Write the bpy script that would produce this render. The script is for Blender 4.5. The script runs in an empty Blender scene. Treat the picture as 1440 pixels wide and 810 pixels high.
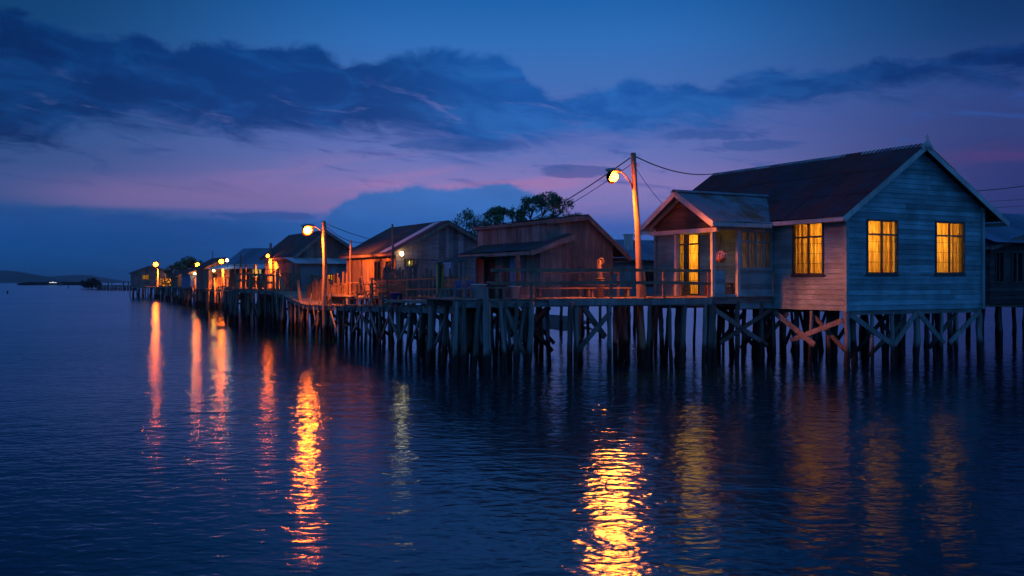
import bpy, math, random
from mathutils import Vector, Matrix, noise as mnoise
R = random.Random(7)
scn = bpy.context.scene
COL = scn.collection
F = 1400.0
CAMZ = 2.57
ANG = math.radians(29.13)
U = Vector((math.cos(ANG), math.sin(ANG), 0)); V = Vector((-math.sin(ANG), math.cos(ANG), 0))

def P(px, py, Y):
    """a real position: where the sight line of a photo pixel is Y metres out"""
    return Vector(((px-720)/F*Y, Y, CAMZ-(py-397)/F*Y))
def XY(px, Y, z=0.0):
    return Vector(((px-720)/F*Y, Y, z))
def lin(c):
    return tuple((v/255/12.92 if v/255 <= .04045 else ((v/255+.055)/1.055)**2.4) for v in c)

# ------------------------------------------------------------------ mesh builder
class MB:
    def __init__(s): s.v = []; s.f = []; s.sm = []
    def face(s, pts, smooth=False):
        b = len(s.v); s.v += [Vector(p) for p in pts]; s.f.append(tuple(range(b, b+len(pts)))); s.sm.append(smooth)
    def prism(s, lo, hi):
        """two matching polygons joined into a closed solid"""
        n = len(lo); b = len(s.v)
        s.v += [Vector(p) for p in lo] + [Vector(p) for p in hi]
        s.f.append(tuple(range(b+n-1, b-1, -1))); s.sm.append(False)
        s.f.append(tuple(range(b+n, b+2*n))); s.sm.append(False)
        for i in range(n):
            j = (i+1) % n
            s.f.append((b+i, b+j, b+n+j, b+n+i)); s.sm.append(False)
    def box(s, x0, x1, y0, y1, z0, z1):
        s.prism([(x0,y0,z0),(x1,y0,z0),(x1,y1,z0),(x0,y1,z0)], [(x0,y0,z1),(x1,y0,z1),(x1,y1,z1),(x0,y1,z1)])
    def bar(s, a, b, w, h, up=(0,0,1), roll=0.0):
        a = Vector(a); b = Vector(b); d = (b-a).normalized(); up = Vector(up)
        if abs(d.dot(up)) > .98: up = Vector((0,1,0))
        x = d.cross(up).normalized(); y = x.cross(d).normalized()
        if roll:
            x, y = x*math.cos(roll)+y*math.sin(roll), y*math.cos(roll)-x*math.sin(roll)
        q = [(-w/2,-h/2),(w/2,-h/2),(w/2,h/2),(-w/2,h/2)]
        s.prism([a+x*i+y*j for i,j in q], [b+x*i+y*j for i,j in q])
    def tube(s, pts, rad, n=8, wob=0.0, cap=True, rr=None):
        rr = rr or R
        pts = [Vector(p) for p in pts]
        if not isinstance(rad, (list, tuple)): rad = [rad]*len(pts)
        b = len(s.v); ring = []
        prev = None
        for i, p in enumerate(pts):
            d = (pts[min(i+1, len(pts)-1)]-pts[max(i-1, 0)]).normalized()
            up = Vector((0,0,1)) if abs(d.z) < .9 else Vector((0,1,0))
            x = d.cross(up).normalized() if prev is None else (prev - d*prev.dot(d)).normalized()
            prev = x; y = d.cross(x).normalized()
            for k in range(n):
                a = 2*math.pi*k/n; r = rad[i]*(1+rr.uniform(-wob, wob))
                s.v.append(p + x*math.cos(a)*r + y*math.sin(a)*r)
        for i in range(len(pts)-1):
            for k in range(n):
                j = (k+1) % n
                s.f.append((b+i*n+k, b+i*n+j, b+(i+1)*n+j, b+(i+1)*n+k)); s.sm.append(True)
        if cap:
            s.f.append(tuple(b+k for k in range(n-1, -1, -1))); s.sm.append(False)
            e = b+(len(pts)-1)*n
            s.f.append(tuple(e+k for k in range(n))); s.sm.append(False)
    def lathe(s, c, prof, n=14):
        c = Vector(c); b = len(s.v)
        for r, z in prof:
            for k in range(n):
                a = 2*math.pi*k/n; s.v.append(c+Vector((r*math.cos(a), r*math.sin(a), z)))
        for i in range(len(prof)-1):
            for k in range(n):
                j = (k+1) % n
                s.f.append((b+i*n+k, b+i*n+j, b+(i+1)*n+j, b+(i+1)*n+k)); s.sm.append(True)
    def build(s, name, mat, parent=None, off=None):
        me = bpy.data.meshes.new(name)
        off = Vector(off) if off is not None else Vector((0,0,0))
        me.from_pydata([v-off for v in s.v], [], s.f); me.validate()
        me.polygons.foreach_set('use_smooth', s.sm if len(s.sm) == len(me.polygons) else [False]*len(me.polygons))
        me.update()
        if mat: me.materials.append(mat)
        o = bpy.data.objects.new(name, me); COL.objects.link(o)
        if parent is not None: o.parent = parent
        return o

def tag(o, label=None, cat=None, group=None, kind=None):
    if label: o['label'] = label
    if cat: o['category'] = cat
    if group: o['group'] = group
    if kind: o['kind'] = kind
    return o
def thing(name, label, cat, loc=(0,0,0), rz=0.0, group=None):
    o = bpy.data.objects.new(name, None); COL.objects.link(o); o.empty_display_size = .2
    o.location = loc; o.rotation_euler = (0,0,rz)
    return tag(o, label, cat, group)
def dup(root, loc, rz=None, label=None, group=None, scale=None):
    r = root.copy(); COL.objects.link(r); r.location = loc
    if rz is not None: r.rotation_euler = (0,0,rz)
    if label: r['label'] = label
    if group: r['group'] = group
    if scale: r.scale = (scale,)*3
    for ch in list(root.children):
        c = ch.copy(); COL.objects.link(c); c.parent = r
        for g in list(ch.children):
            d = g.copy(); COL.objects.link(d); d.parent = c
    return r

# ------------------------------------------------------------------ materials
def newmat(name):
    m = bpy.data.materials.new(name); m.use_nodes = True
    nt = m.node_tree; b = nt.nodes['Principled BSDF']
    return m, nt, b
def N(nt, t, **kw):
    n = nt.nodes.new(t)
    for k, v in kw.items(): setattr(n, k, v)
    return n
def wood(name, c1, c2, grain='Z', rough=.75, isl=.55, wet=False, scale=1.0, spec=.3, chip=None):
    """weathered timber: grain noise along one axis, board to board variation, optional wet algae band near the water"""
    m, nt, b = newmat(name); L = nt.links
    tc = N(nt, 'ShaderNodeTexCoord'); mp = N(nt, 'ShaderNodeMapping')
    g = {'X':(1.2,14,14),'Y':(14,1.2,14),'Z':(14,14,1.2)}[grain]
    mp.inputs['Scale'].default_value = [v*scale for v in g]
    L.new(tc.outputs['Object'], mp.inputs['Vector'])
    n1 = N(nt, 'ShaderNodeTexNoise'); n1.inputs['Scale'].default_value = 1.0; n1.inputs['Detail'].default_value = 6; n1.inputs['Roughness'].default_value = .65
    L.new(mp.outputs[0], n1.inputs['Vector'])
    n2 = N(nt, 'ShaderNodeTexNoise'); n2.inputs['Scale'].default_value = 1.3; n2.inputs['Detail'].default_value = 4
    L.new(tc.outputs['Object'], n2.inputs['Vector'])
    cr = N(nt, 'ShaderNodeValToRGB'); cr.color_ramp.elements[0].position = .32; cr.color_ramp.elements[1].position = .7
    cr.color_ramp.elements[0].color = (*c1, 1); cr.color_ramp.elements[1].color = (*c2, 1)
    L.new(n1.outputs['Fac'], cr.inputs['Fac'])
    geo = N(nt, 'ShaderNodeNewGeometry')
    ma = N(nt, 'ShaderNodeMapRange'); ma.inputs['To Min'].default_value = 1-isl; ma.inputs['To Max'].default_value = 1+isl*.55
    L.new(geo.outputs['Random Per Island'], ma.inputs['Value'])
    mb = N(nt, 'ShaderNodeMapRange'); mb.inputs['From Min'].default_value = .3; mb.inputs['From Max'].default_value = .7
    mb.inputs['To Min'].default_value = .6; mb.inputs['To Max'].default_value = 1.15
    L.new(n2.outputs['Fac'], mb.inputs['Value'])
    mu = N(nt, 'ShaderNodeMath', operation='MULTIPLY'); L.new(ma.outputs[0], mu.inputs[0]); L.new(mb.outputs[0], mu.inputs[1])
    mx = N(nt, 'ShaderNodeVectorMath', operation='SCALE'); L.new(cr.outputs['Color'], mx.inputs[0]); L.new(mu.outputs[0], mx.inputs['Scale'])
    out = mx.outputs[0]
    if chip:
        n3 = N(nt, 'ShaderNodeTexNoise'); n3.inputs['Scale'].default_value = .55; n3.inputs['Detail'].default_value = 9; n3.inputs['Roughness'].default_value = .72
        L.new(mp.outputs[0], n3.inputs['Vector'])
        r3 = N(nt, 'ShaderNodeMapRange'); r3.inputs['From Min'].default_value = .57; r3.inputs['From Max'].default_value = .66; L.new(n3.outputs['Fac'], r3.inputs['Value'])
        c3 = N(nt, 'ShaderNodeMix', data_type='RGBA'); c3.inputs['B'].default_value = (*chip, 1)
        L.new(r3.outputs[0], c3.inputs['Factor']); L.new(out, c3.inputs['A']); out = c3.outputs['Result']
    if wet:
        sp = N(nt, 'ShaderNodeSeparateXYZ'); L.new(geo.outputs['Position'], sp.inputs[0])
        wn = N(nt, 'ShaderNodeTexNoise'); wn.inputs['Scale'].default_value = 2.2; L.new(geo.outputs['Position'], wn.inputs['Vector'])
        sub = N(nt, 'ShaderNodeMath', operation='MULTIPLY_ADD'); L.new(wn.outputs['Fac'], sub.inputs[0]); sub.inputs[1].default_value = -.5; L.new(sp.outputs['Z'], sub.inputs[2])
        wr = N(nt, 'ShaderNodeMapRange'); wr.inputs['From Min'].default_value = .28; wr.inputs['From Max'].default_value = .5; L.new(sub.outputs[0], wr.inputs['Value'])
        wm = N(nt, 'ShaderNodeMix', data_type='RGBA'); wm.inputs['A'].default_value = (.012,.012,.01,1); L.new(wr.outputs[0], wm.inputs['Factor']); L.new(out, wm.inputs['B']); out = wm.outputs['Result']
    L.new(out, b.inputs['Base Color'])
    b.inputs['Roughness'].default_value = rough; b.inputs['Specular IOR Level'].default_value = spec
    bp = N(nt, 'ShaderNodeBump'); bp.inputs['Strength'].default_value = .5; bp.inputs['Distance'].default_value = .01
    L.new(n1.outputs['Fac'], bp.inputs['Height']); L.new(bp.outputs[0], b.inputs['Normal'])
    return m
def tin(name, c, rust, amt=.5, rough=.55, metal=.0, spec=.4):
    """corrugated roofing sheet with rust blooms and sheet to sheet variation"""
    m, nt, b = newmat(name); L = nt.links
    tc = N(nt, 'ShaderNodeTexCoord')
    n1 = N(nt, 'ShaderNodeTexNoise'); n1.inputs['Scale'].default_value = 1.1; n1.inputs['Detail'].default_value = 8; n1.inputs['Roughness'].default_value = .65
    L.new(tc.outputs['Object'], n1.inputs['Vector'])
    geo = N(nt, 'ShaderNodeNewGeometry')
    ad = N(nt, 'ShaderNodeMath', operation='MULTIPLY_ADD'); L.new(geo.outputs['Random Per Island'], ad.inputs[0]); ad.inputs[1].default_value = .3; L.new(n1.outputs['Fac'], ad.inputs[2])
    mr = N(nt, 'ShaderNodeMapRange'); mr.inputs['From Min'].default_value = .9-amt*.6; mr.inputs['From Max'].default_value = 1.08-amt*.6; L.new(ad.outputs[0], mr.inputs['Value'])
    mi = N(nt, 'ShaderNodeMix', data_type='RGBA'); mi.inputs['A'].default_value = (*c,1); mi.inputs['B'].default_value = (*rust,1); L.new(mr.outputs[0], mi.inputs['Factor'])
    ma = N(nt, 'ShaderNodeMapRange'); ma.inputs['To Min'].default_value = .6; ma.inputs['To Max'].default_value = 1.25; L.new(geo.outputs['Random Per Island'], ma.inputs['Value'])
    mx = N(nt, 'ShaderNodeVectorMath', operation='SCALE'); L.new(mi.outputs['Result'], mx.inputs[0]); L.new(ma.outputs[0], mx.inputs['Scale'])
    L.new(mx.outputs[0], b.inputs['Base Color'])
    rr = N(nt, 'ShaderNodeMapRange'); rr.inputs['To Min'].default_value = rough; rr.inputs['To Max'].default_value = .85; L.new(mr.outputs[0], rr.inputs['Value'])
    L.new(rr.outputs[0], b.inputs['Roughness']); b.inputs['Metallic'].default_value = metal; b.inputs['Specular IOR Level'].default_value = spec
    return m
def plain(name, c, rough=.6, var=.25, sc=6.0, metal=0.0):
    m, nt, b = newmat(name); L = nt.links
    tc = N(nt, 'ShaderNodeTexCoord'); n1 = N(nt, 'ShaderNodeTexNoise'); n1.inputs['Scale'].default_value = sc; n1.inputs['Detail'].default_value = 5
    L.new(tc.outputs['Object'], n1.inputs['Vector'])
    mr = N(nt, 'ShaderNodeMapRange'); mr.inputs['From Min'].default_value = .3; mr.inputs['From Max'].default_value = .7
    mr.inputs['To Min'].default_value = 1-var; mr.inputs['To Max'].default_value = 1+var; L.new(n1.outputs['Fac'], mr.inputs['Value'])
    mx = N(nt, 'ShaderNodeVectorMath', operation='SCALE'); mx.inputs[0].default_value = c; L.new(mr.outputs[0], mx.inputs['Scale'])
    L.new(mx.outputs[0], b.inputs['Base Color']); b.inputs['Roughness'].default_value = rough; b.inputs['Metallic'].default_value = metal
    return m
def emit(name, c, s):
    m, nt, b = newmat(name); nt.nodes.remove(b)
    e = N(nt, 'ShaderNodeEmission'); e.inputs['Color'].default_value = (*c,1); e.inputs['Strength'].default_value = s
    nt.links.new(e.outputs[0], nt.nodes['Material Output'].inputs['Surface'])
    return m
def curtain_mat(name, c):
    """thin woven curtain: lets the lamp in the room shine through"""
    m, nt, b = newmat(name); nt.nodes.remove(b); L = nt.links
    t = N(nt, 'ShaderNodeBsdfTranslucent'); d = N(nt, 'ShaderNodeBsdfDiffuse'); mx = N(nt, 'ShaderNodeMixShader'); mx.inputs[0].default_value = .2
    tc = N(nt, 'ShaderNodeTexCoord'); n1 = N(nt, 'ShaderNodeTexNoise'); n1.inputs['Scale'].default_value = 5; n1.inputs['Detail'].default_value = 6
    mp = N(nt, 'ShaderNodeMapping'); mp.inputs['Scale'].default_value = (4,4,.6); L.new(tc.outputs['Object'], mp.inputs[0]); L.new(mp.outputs[0], n1.inputs['Vector'])
    cr = N(nt, 'ShaderNodeValToRGB'); cr.color_ramp.elements[0].position = .35; cr.color_ramp.elements[1].position = .65
    cr.color_ramp.elements[0].color = (c[0]*.55,c[1]*.42,c[2]*.3,1); cr.color_ramp.elements[1].color = (*c,1)
    L.new(n1.outputs['Fac'], cr.inputs[0]); L.new(cr.outputs[0], t.inputs['Color']); L.new(cr.outputs[0], d.inputs['Color'])
    L.new(t.outputs[0], mx.inputs[1]); L.new(d.outputs[0], mx.inputs[2])
    L.new(mx.outputs[0], nt.nodes['Material Output'].inputs['Surface'])
    return m

M = {}
M['siding'] = wood('blue_painted_siding', (.11,.27,.32), (.20,.41,.47), 'X', .6, .4, chip=(.08,.12,.12))
M['siding_y'] = wood('blue_painted_siding_side', (.19,.29,.31), (.28,.39,.40), 'Y', .6, .25, chip=(.14,.15,.15))
M['porch_gable_shade'] = wood('shade_darkened_boards', (.035,.028,.022), (.08,.06,.045), 'Y', .8, .3)  # brown boards, darkened in colour for the shade under the porch roof
M['trim'] = wood('white_weathered_trim', (.34,.36,.36), (.54,.55,.53), 'Z', .55, .1)
M['darkframe'] = wood('dark_window_frame', (.035,.03,.025), (.07,.06,.05), 'Z', .5, .1)
M['plank'] = wood('grey_brown_planks', (.13,.085,.075), (.29,.20,.17), 'Z', .8, .5)
M['plank_pale'] = wood('pale_grey_planks', (.17,.125,.115), (.32,.25,.23), 'Z', .8, .42)
M['plank_warm'] = wood('warm_brown_planks', (.15,.09,.055), (.30,.19,.11), 'Z', .8, .45)
M['plank_h'] = wood('grey_horizontal_planks', (.21,.155,.17), (.42,.32,.34), 'X', .8, .45)
M['plank_dark'] = wood('dark_planks', (.045,.04,.045), (.10,.09,.095), 'X', .8, .4)  # planks darker than on the other houses
M['deck'] = wood('weathered_deck_boards', (.15,.125,.10), (.30,.25,.20), 'Z', .75, .5, scale=.6)
M['deck_pale'] = wood('sandy_deck_boards', (.30,.24,.17), (.46,.38,.28), 'Z', .8, .3, scale=.6)
M['beam'] = wood('grey_timber_beam', (.11,.11,.11), (.24,.24,.23), 'X', .75, .2)
M['pile'] = wood('mangrove_pile', (.06,.055,.05), (.19,.175,.16), 'Z', .75, .45, wet=True)
M['pile_pale'] = wood('pale_weathered_pile', (.15,.15,.145), (.32,.32,.31), 'Z', .75, .35, wet=True)
M['rail'] = wood('railing_timber', (.13,.09,.065), (.28,.19,.13), 'X', .7, .3)
M['pole'] = wood('utility_pole_wood', (.22,.15,.09), (.38,.27,.17), 'Z', .7, .1, wet=True)
M['bamboo'] = wood('dry_bamboo', (.25,.18,.09), (.42,.32,.17), 'Z', .5, .3)
M['roof_red'] = tin('maroon_roof_sheet', (.042,.020,.032), (.060,.020,.022), .55, .55)
M['roof_grey'] = tin('grey_zinc_sheet', (.17,.21,.24), (.16,.08,.05), .38, .42, .25)
M['roof_dark'] = tin('dark_rusted_sheet', (.06,.06,.07), (.09,.045,.03), .5, .6)
M['roof_blue'] = tin('blue_grey_sheet', (.13,.21,.30), (.12,.08,.06), .2, .42, .2)
M['sheet_pale'] = tin('pale_zinc_sheet', (.55,.58,.6), (.38,.3,.25), .12, .35, .2)
M['metalwall'] = tin('grey_metal_wall', (.2,.23,.26), (.18,.11,.07), .3, .5, .1)
M['metal'] = plain('grey_galvanised_steel', (.3,.3,.3), .4, .2, 8, .7)
M['iron'] = plain('black_iron', (.02,.02,.02), .5, .2)
M['glow_ring'] = plain('glow_ring_black', (.0045,.004,.0035), .9, .1)  # near-black set so the bulb leaves an orange ring in place of a halo
M['glow_ring'].node_tree.nodes['Principled BSDF'].inputs['Specular IOR Level'].default_value = 0
M['cable'] = plain('black_cable', (.012,.012,.014), .6, .1)
M['curtain'] = curtain_mat('amber_curtain', (.95,.62,.20))
M['curtain_pale'] = curtain_mat('cream_curtain', (.92,.85,.6))
M['interior'] = plain('ochre_interior', (.45,.33,.2), .9, .1)
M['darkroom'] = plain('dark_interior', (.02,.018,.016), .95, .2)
M['plastic_blue'] = plain('blue_plastic', (.02,.07,.26), .4, .1)
M['plastic_white'] = plain('white_plastic', (.6,.62,.62), .45, .1)
M['cloth_pink'] = plain('pink_white_cloth', (.6,.38,.45), .9, .25, 9)
M['cloth_blue'] = plain('blue_cloth', (.10,.17,.30), .9, .3, 4)
M['cloth_yellow'] = plain('yellow_cloth', (.55,.38,.08), .9, .25, 9)
M['lamplit_red'] = wood('lamplit_post_red', (.30,.07,.04), (.42,.12,.06), 'Z', .6, .1)  # post wood coloured red as if a lamp lit it
M['brick'] = plain('brick_red', (.22,.08,.06), .9, .35, 12)
M['leaf'] = plain('dark_green_leaves', (.075,.13,.065), .6, .5, 1.2)
M['leaf2'] = plain('olive_leaves', (.085,.14,.065), .6, .5, 1.0)
M['bark'] = wood('tree_bark', (.05,.04,.03), (.11,.09,.07), 'Z', .9, .1)
M['mud'] = plain('dark_mud', (.035,.03,.025), .7, .4, .7)
M['hill'] = plain('far_forest', (.03,.05,.035), .9, .4, .01)
M['scrub'] = plain('far_scrub', (.02,.03,.02), .9, .4, .2)
M['terracotta'] = plain('terracotta', (.35,.13,.07), .8, .2)

def glass_dark():
    m, nt, b = newmat('dark_glass'); b.inputs['Base Color'].default_value = (.02,.025,.03,1); b.inputs['Roughness'].default_value = .08
    return m
M['glass'] = glass_dark()
SODIUM = (1.0, .115, .002)
M['bulb_amber'] = emit('amber_bulb', (1,.36,.05), 150)
M['bulb_big'] = emit('sodium_bulb', SODIUM, 300)
M['bulb_mid'] = emit('sodium_bulb_second', SODIUM, 620)
M['bulb_far'] = emit('sodium_bulb_distant', SODIUM, 220)
M['bulb_white'] = emit('white_bulb', (1,.72,.30), 30)
M['bulb_cool'] = emit('cool_white_bulb', (1,.92,.75), 22)

# ------------------------------------------------------------------ sky
def AE(px, py):
    A = math.atan((px-720)/F); E = math.atan((397-py)/F*math.cos(A)); return A, E
def build_world():
    w = bpy.data.worlds.new('World'); scn.world = w; w.use_nodes = True
    nt = w.node_tree; L = nt.links
    for n in list(nt.nodes): nt.nodes.remove(n)
    out = N(nt, 'ShaderNodeOutputWorld'); bg = N(nt, 'ShaderNodeBackground'); L.new(bg.outputs[0], out.inputs['Surface'])
    tc = N(nt, 'ShaderNodeTexCoord'); nv = N(nt, 'ShaderNodeVectorMath', operation='NORMALIZE'); L.new(tc.outputs['Generated'], nv.inputs[0])
    sp = N(nt, 'ShaderNodeSeparateXYZ'); L.new(nv.outputs[0], sp.inputs[0])
    def mth(op, a, b=None, c=None, clamp=False):
        n = N(nt, 'ShaderNodeMath', operation=op); n.use_clamp = clamp
        for i, v in enumerate((a, b, c)):
            if v is None: continue
            if isinstance(v, (int, float)): n.inputs[i].default_value = v
            else: L.new(v, n.inputs[i])
        return n.outputs[0]
    A = mth('ARCTAN2', sp.outputs['X'], sp.outputs['Y'])
    E = mth('ARCSINE', mth('MAXIMUM', sp.outputs['Z'], 0.0))
    a01 = mth('MULTIPLY_ADD', A, 1/1.2, .5, True)            # azimuth -0.6..0.6
    def curve(pts):                                         # pts: (px, py) -> elevation along azimuth
        n = N(nt, 'ShaderNodeFloatCurve'); c = n.mapping.curves[0]
        q = sorted((AE(x, y)[0]/1.2+.5, AE(x, y)[1]/.5) for x, y in pts)
        q = [(0, q[0][1])] + q + [(1, q[-1][1])]
        c.points[0].location = q[0]; c.points[1].location = q[-1]
        for x, y in q[1:-1]: c.points.new(x, y)
        n.mapping.update(); L.new(a01, n.inputs['Value'])
        return mth('MULTIPLY', n.outputs[0], .5)
    def sstep(x, lo, hi):
        n = N(nt, 'ShaderNodeMapRange', interpolation_type='SMOOTHSTEP'); L.new(x, n.inputs['Value'])
        n.inputs['From Min'].default_value = lo; n.inputs['From Max'].default_value = hi; return n.outputs[0]
    def ramp(x, stops):
        n = N(nt, 'ShaderNodeValToRGB'); L.new(x, n.inputs[0]); e = n.color_ramp.elements
        stops = sorted(stops); e[0].position = stops[0][0]; e[0].color = (*lin(stops[0][1]),1); e[1].position = stops[-1][0]; e[1].color = (*lin(stops[-1][1]),1)
        for p, c in stops[1:-1]:
            k = e.new(p); k.color = (*lin(c),1)
        return n.outputs[0]
    def mix(f, a, b):
        n = N(nt, 'ShaderNodeMix', data_type='RGBA')
        if isinstance(f, (int, float)): n.inputs['Factor'].default_value = f
        else: L.new(f, n.inputs['Factor'])
        for k, v in (('A', a), ('B', b)):
            if isinstance(v, tuple): n.inputs[k].default_value = (*v,1)
            else: L.new(v, n.inputs[k])
        return n.outputs['Result']
    def nz(sa, se, det=6, rough=.55, seed=0.0, skew=0.0, dist=.35):
        cb = N(nt, 'ShaderNodeCombineXYZ')
        L.new(mth('MULTIPLY', A, sa), cb.inputs[0])
        L.new(mth('MULTIPLY_ADD', E, se, mth('MULTIPLY', A, skew)), cb.inputs[1]); cb.inputs[2].default_value = seed
        n = N(nt, 'ShaderNodeTexNoise'); n.inputs['Scale'].default_value = 1; n.inputs['Detail'].default_value = det; n.inputs['Roughness'].default_value = rough; n.inputs['Distortion'].default_value = dist
        L.new(cb.outputs[0], n.inputs['Vector']); return n.outputs['Fac']
    e01 = mth('MULTIPLY', E, 1/.6, None, True)
    S = lambda py: math.atan((397-py)/F)/.6
    left = ramp(e01, [(S(397),(18,78,142)),(S(300),(40,82,142)),(S(285),(68,86,144)),(S(230),(56,84,142)),(S(190),(46,84,144)),(S(130),(34,76,136)),(S(60),(18,66,118)),(S(0),(14,60,108)),(.8,(12,52,100))])
    cen = ramp(e01, [(S(397),(44,92,172)),(S(320),(62,98,180)),(S(285),(124,120,186)),(S(262),(140,124,188)),(S(225),(106,118,186)),(S(190),(92,112,184)),(S(120),(66,110,182)),(S(60),(48,110,184)),(S(0),(30,98,172)),(.8,(18,72,136))])
    right = ramp(e01, [(S(397),(28,46,100)),(S(300),(44,56,116)),(S(240),(48,58,118)),(S(200),(50,64,124)),(S(140),(44,70,134)),(S(70),(20,58,112)),(S(0),(8,46,96)),(.8,(10,44,92))])
    aL = AE(0,300)[0]; aR = AE(1440,300)[0]
    sky = mix(sstep(A, aL, -.08), left, cen); sky = mix(sstep(A, .1, aR*1.02), sky, right)
    # thin streaks through the mauve band
    st = nz(12, 66, 8, .64, 3.1, 8, .6)
    band = mth('MULTIPLY', sstep(E, AE(720,300)[1], AE(720,255)[1]), sstep(E, AE(720,60)[1], AE(720,190)[1]))
    sky = mix(mth('MULTIPLY', mth('MULTIPLY', sstep(st, .54, .68), band), .55), sky, mix(sstep(A, -.4, .0), lin((26,72,136)), lin((44,84,160))))
    pk = nz(7, 60, 4, .55, 8.7, -5)
    pband = mth('MULTIPLY', sstep(E, AE(720,312)[1], AE(720,278)[1]), sstep(E, AE(720,205)[1], AE(720,262)[1]))
    pband = mth('MULTIPLY', pband, mth('MULTIPLY', sstep(A, -.34, -.12), sstep(A, .16, .03)))
    sky = mix(mth('MULTIPLY', mth('MULTIPLY', sstep(pk, .40, .66), pband), .6), sky, lin((172,122,174)))
    # far pink streak at the right
    rp = mth('MULTIPLY', mth('MULTIPLY', sstep(E, AE(1400,240)[1], AE(1400,218)[1]), sstep(E, AE(1400,188)[1], AE(1400,214)[1])), sstep(A, .36, .47))
    sky = mix(mth('MULTIPLY', mth('MULTIPLY', rp, sstep(nz(8,60,4,.5,5.5,0), .42, .7)), .45), sky, lin((96,62,120)))
    lp = mth('MULTIPLY', mth('MULTIPLY', sstep(E, AE(720,304)[1], AE(720,294)[1]), sstep(E, AE(720,245)[1], AE(720,282)[1])), mth('MULTIPLY', sstep(A, -.50, -.36), sstep(A, -.1, -.2)))
    sky = mix(mth('MULTIPLY', lp, .5), sky, lin((140,112,166)))
    # big dark cloud band
    ct = curve([(-60,8),(60,22),(130,48),(200,46),(250,62),(300,54),(370,66),(430,58),(470,78),(520,84),(580,70),(650,74),(720,80),(750,112),(800,132),(840,122),(880,112),(960,116),(1050,106),(1130,98),(1210,88),(1300,78),(1440,56)])
    cb = curve([(-60,216),(60,205),(120,186),(200,180),(300,190),(400,198),(500,192),(600,205),(680,222),(740,218),(800,206),(880,196),(960,184),(1050,168),(1150,150),(1250,136),(1350,124),(1440,116)])
    puff = mth('SUBTRACT', nz(22, 36, 10, .62, 1.0), .5)
    wisp = mth('SUBTRACT', nz(13, 48, 10, .64, 2.0, 5, .6), .5)
    dt = mth('ADD', mth('SUBTRACT', ct, E), mth('MULTIPLY', puff, .042))
    db = mth('ADD', mth('SUBTRACT', E, cb), mth('MULTIPLY', wisp, .085))
    m1 = mth('MULTIPLY', sstep(dt, -.003, .009), sstep(db, -.012, .022))
    inner = nz(15, 40, 9, .62, 4.0, 4, .6)
    cda = mix(sstep(inner, .45, .75), lin((0,52,120)), lin((12,74,148)))
    cdb = mix(sstep(inner, .35, .68), lin((8,80,162)), lin((34,104,184)))
    cdk = mix(sstep(A, -.16, .03), cda, cdb)
    cdl = mix(sstep(inner, .35, .68), lin((3,36,92)), lin((8,60,122)))
    cdr = mix(sstep(inner, .35, .68), lin((3,36,94)), lin((10,54,118)))
    cdark = mix(sstep(A, aL, -.2), cdl, cdk); cdark = mix(sstep(A, .08, aR), cdark, cdr)
    sky = mix(mth('MULTIPLY', m1, .88), sky, cdark)
    # torn mauve openings low in the band
    hole = nz(11, 58, 9, .64, 6.0, 8, .7)
    hz = mth('MULTIPLY', sstep(E, AE(500,205)[1], AE(500,180)[1]), sstep(E, AE(500,95)[1], AE(500,150)[1]))
    hz = mth('MULTIPLY', hz, mth('MULTIPLY', sstep(A, -.52, -.38), sstep(A, .14, .02)))
    sky = mix(mth('MULTIPLY', mth('MULTIPLY', sstep(hole, .55, .70), hz), .62), sky, mix(sstep(A, -.4, .0), lin((74,92,152)), lin((98,110,182))))
    # small separate clouds
    for (cx, cy, rx, ry, k) in ((795,241,60,8,.6),(1000,188,70,9,.6),(1040,206,70,7,.5),(360,303,70,6,.6),(640,205,80,10,.6)):
        a0, e0 = AE(cx, cy)
        q = mth('ADD', mth('POWER', mth('DIVIDE', mth('SUBTRACT', A, a0), rx/F), 2), mth('POWER', mth('DIVIDE', mth('SUBTRACT', E, e0), ry/F), 2))
        q = mth('ADD', q, mth('MULTIPLY', wisp, 7))
        sky = mix(mth('MULTIPLY', sstep(q, 1.2, .3), k), sky, lin((30,76,148)))
    # low cloud bank
    bt = curve([(-60,288),(60,290),(150,296),(250,304),(330,306),(400,303),(450,301),(468,296),(490,279),(530,267),(580,262),(640,263),(700,257),(740,266),(780,292),(830,318),(900,340),(1000,360),(1440,385)])
    bn = mth('ADD', mth('SUBTRACT', bt, E), mth('MULTIPLY', mth('SUBTRACT', nz(26, 44, 8, .62, 9.0), .5), .03))
    m2 = sstep(bn, -.002, .006)
    bl = ramp(e01, [(S(397),(14,76,140)),(S(340),(20,74,142)),(S(295),(38,80,148))])
    bc = ramp(e01, [(S(397),(40,94,174)),(S(330),(42,102,182)),(S(262),(56,112,186))])
    bank = mix(sstep(A, -.34, -.1), bl, bc)
    bank = mix(sstep(A, .05, .4), bank, lin((30,50,108)))
    bvar = mth('MULTIPLY_ADD', mth('SUBTRACT', nz(12, 34, 6, .6, 12.0, 4), .5), .5, 1.0)
    vs = N(nt, 'ShaderNodeVectorMath', operation='SCALE'); L.new(bank, vs.inputs[0]); L.new(bvar, vs.inputs['Scale'])
    sky = mix(mth('MULTIPLY', m2, mth('MULTIPLY_ADD', sstep(A, .02, .2), -.6, .95)), sky, vs.outputs[0])
    # the faint glow of a sun already set, from the physical sky
    ns = N(nt, 'ShaderNodeTexSky'); ns.sky_type = 'NISHITA'; ns.sun_disc = False
    ns.sun_elevation = math.radians(-3.0); ns.sun_rotation = math.radians(0.0)
    nsc = N(nt, 'ShaderNodeVectorMath', operation='SCALE'); L.new(ns.outputs[0], nsc.inputs[0]); nsc.inputs['Scale'].default_value = .004
    ad = N(nt, 'ShaderNodeVectorMath', operation='ADD'); L.new(sky, ad.inputs[0]); L.new(nsc.outputs[0], ad.inputs[1])
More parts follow.
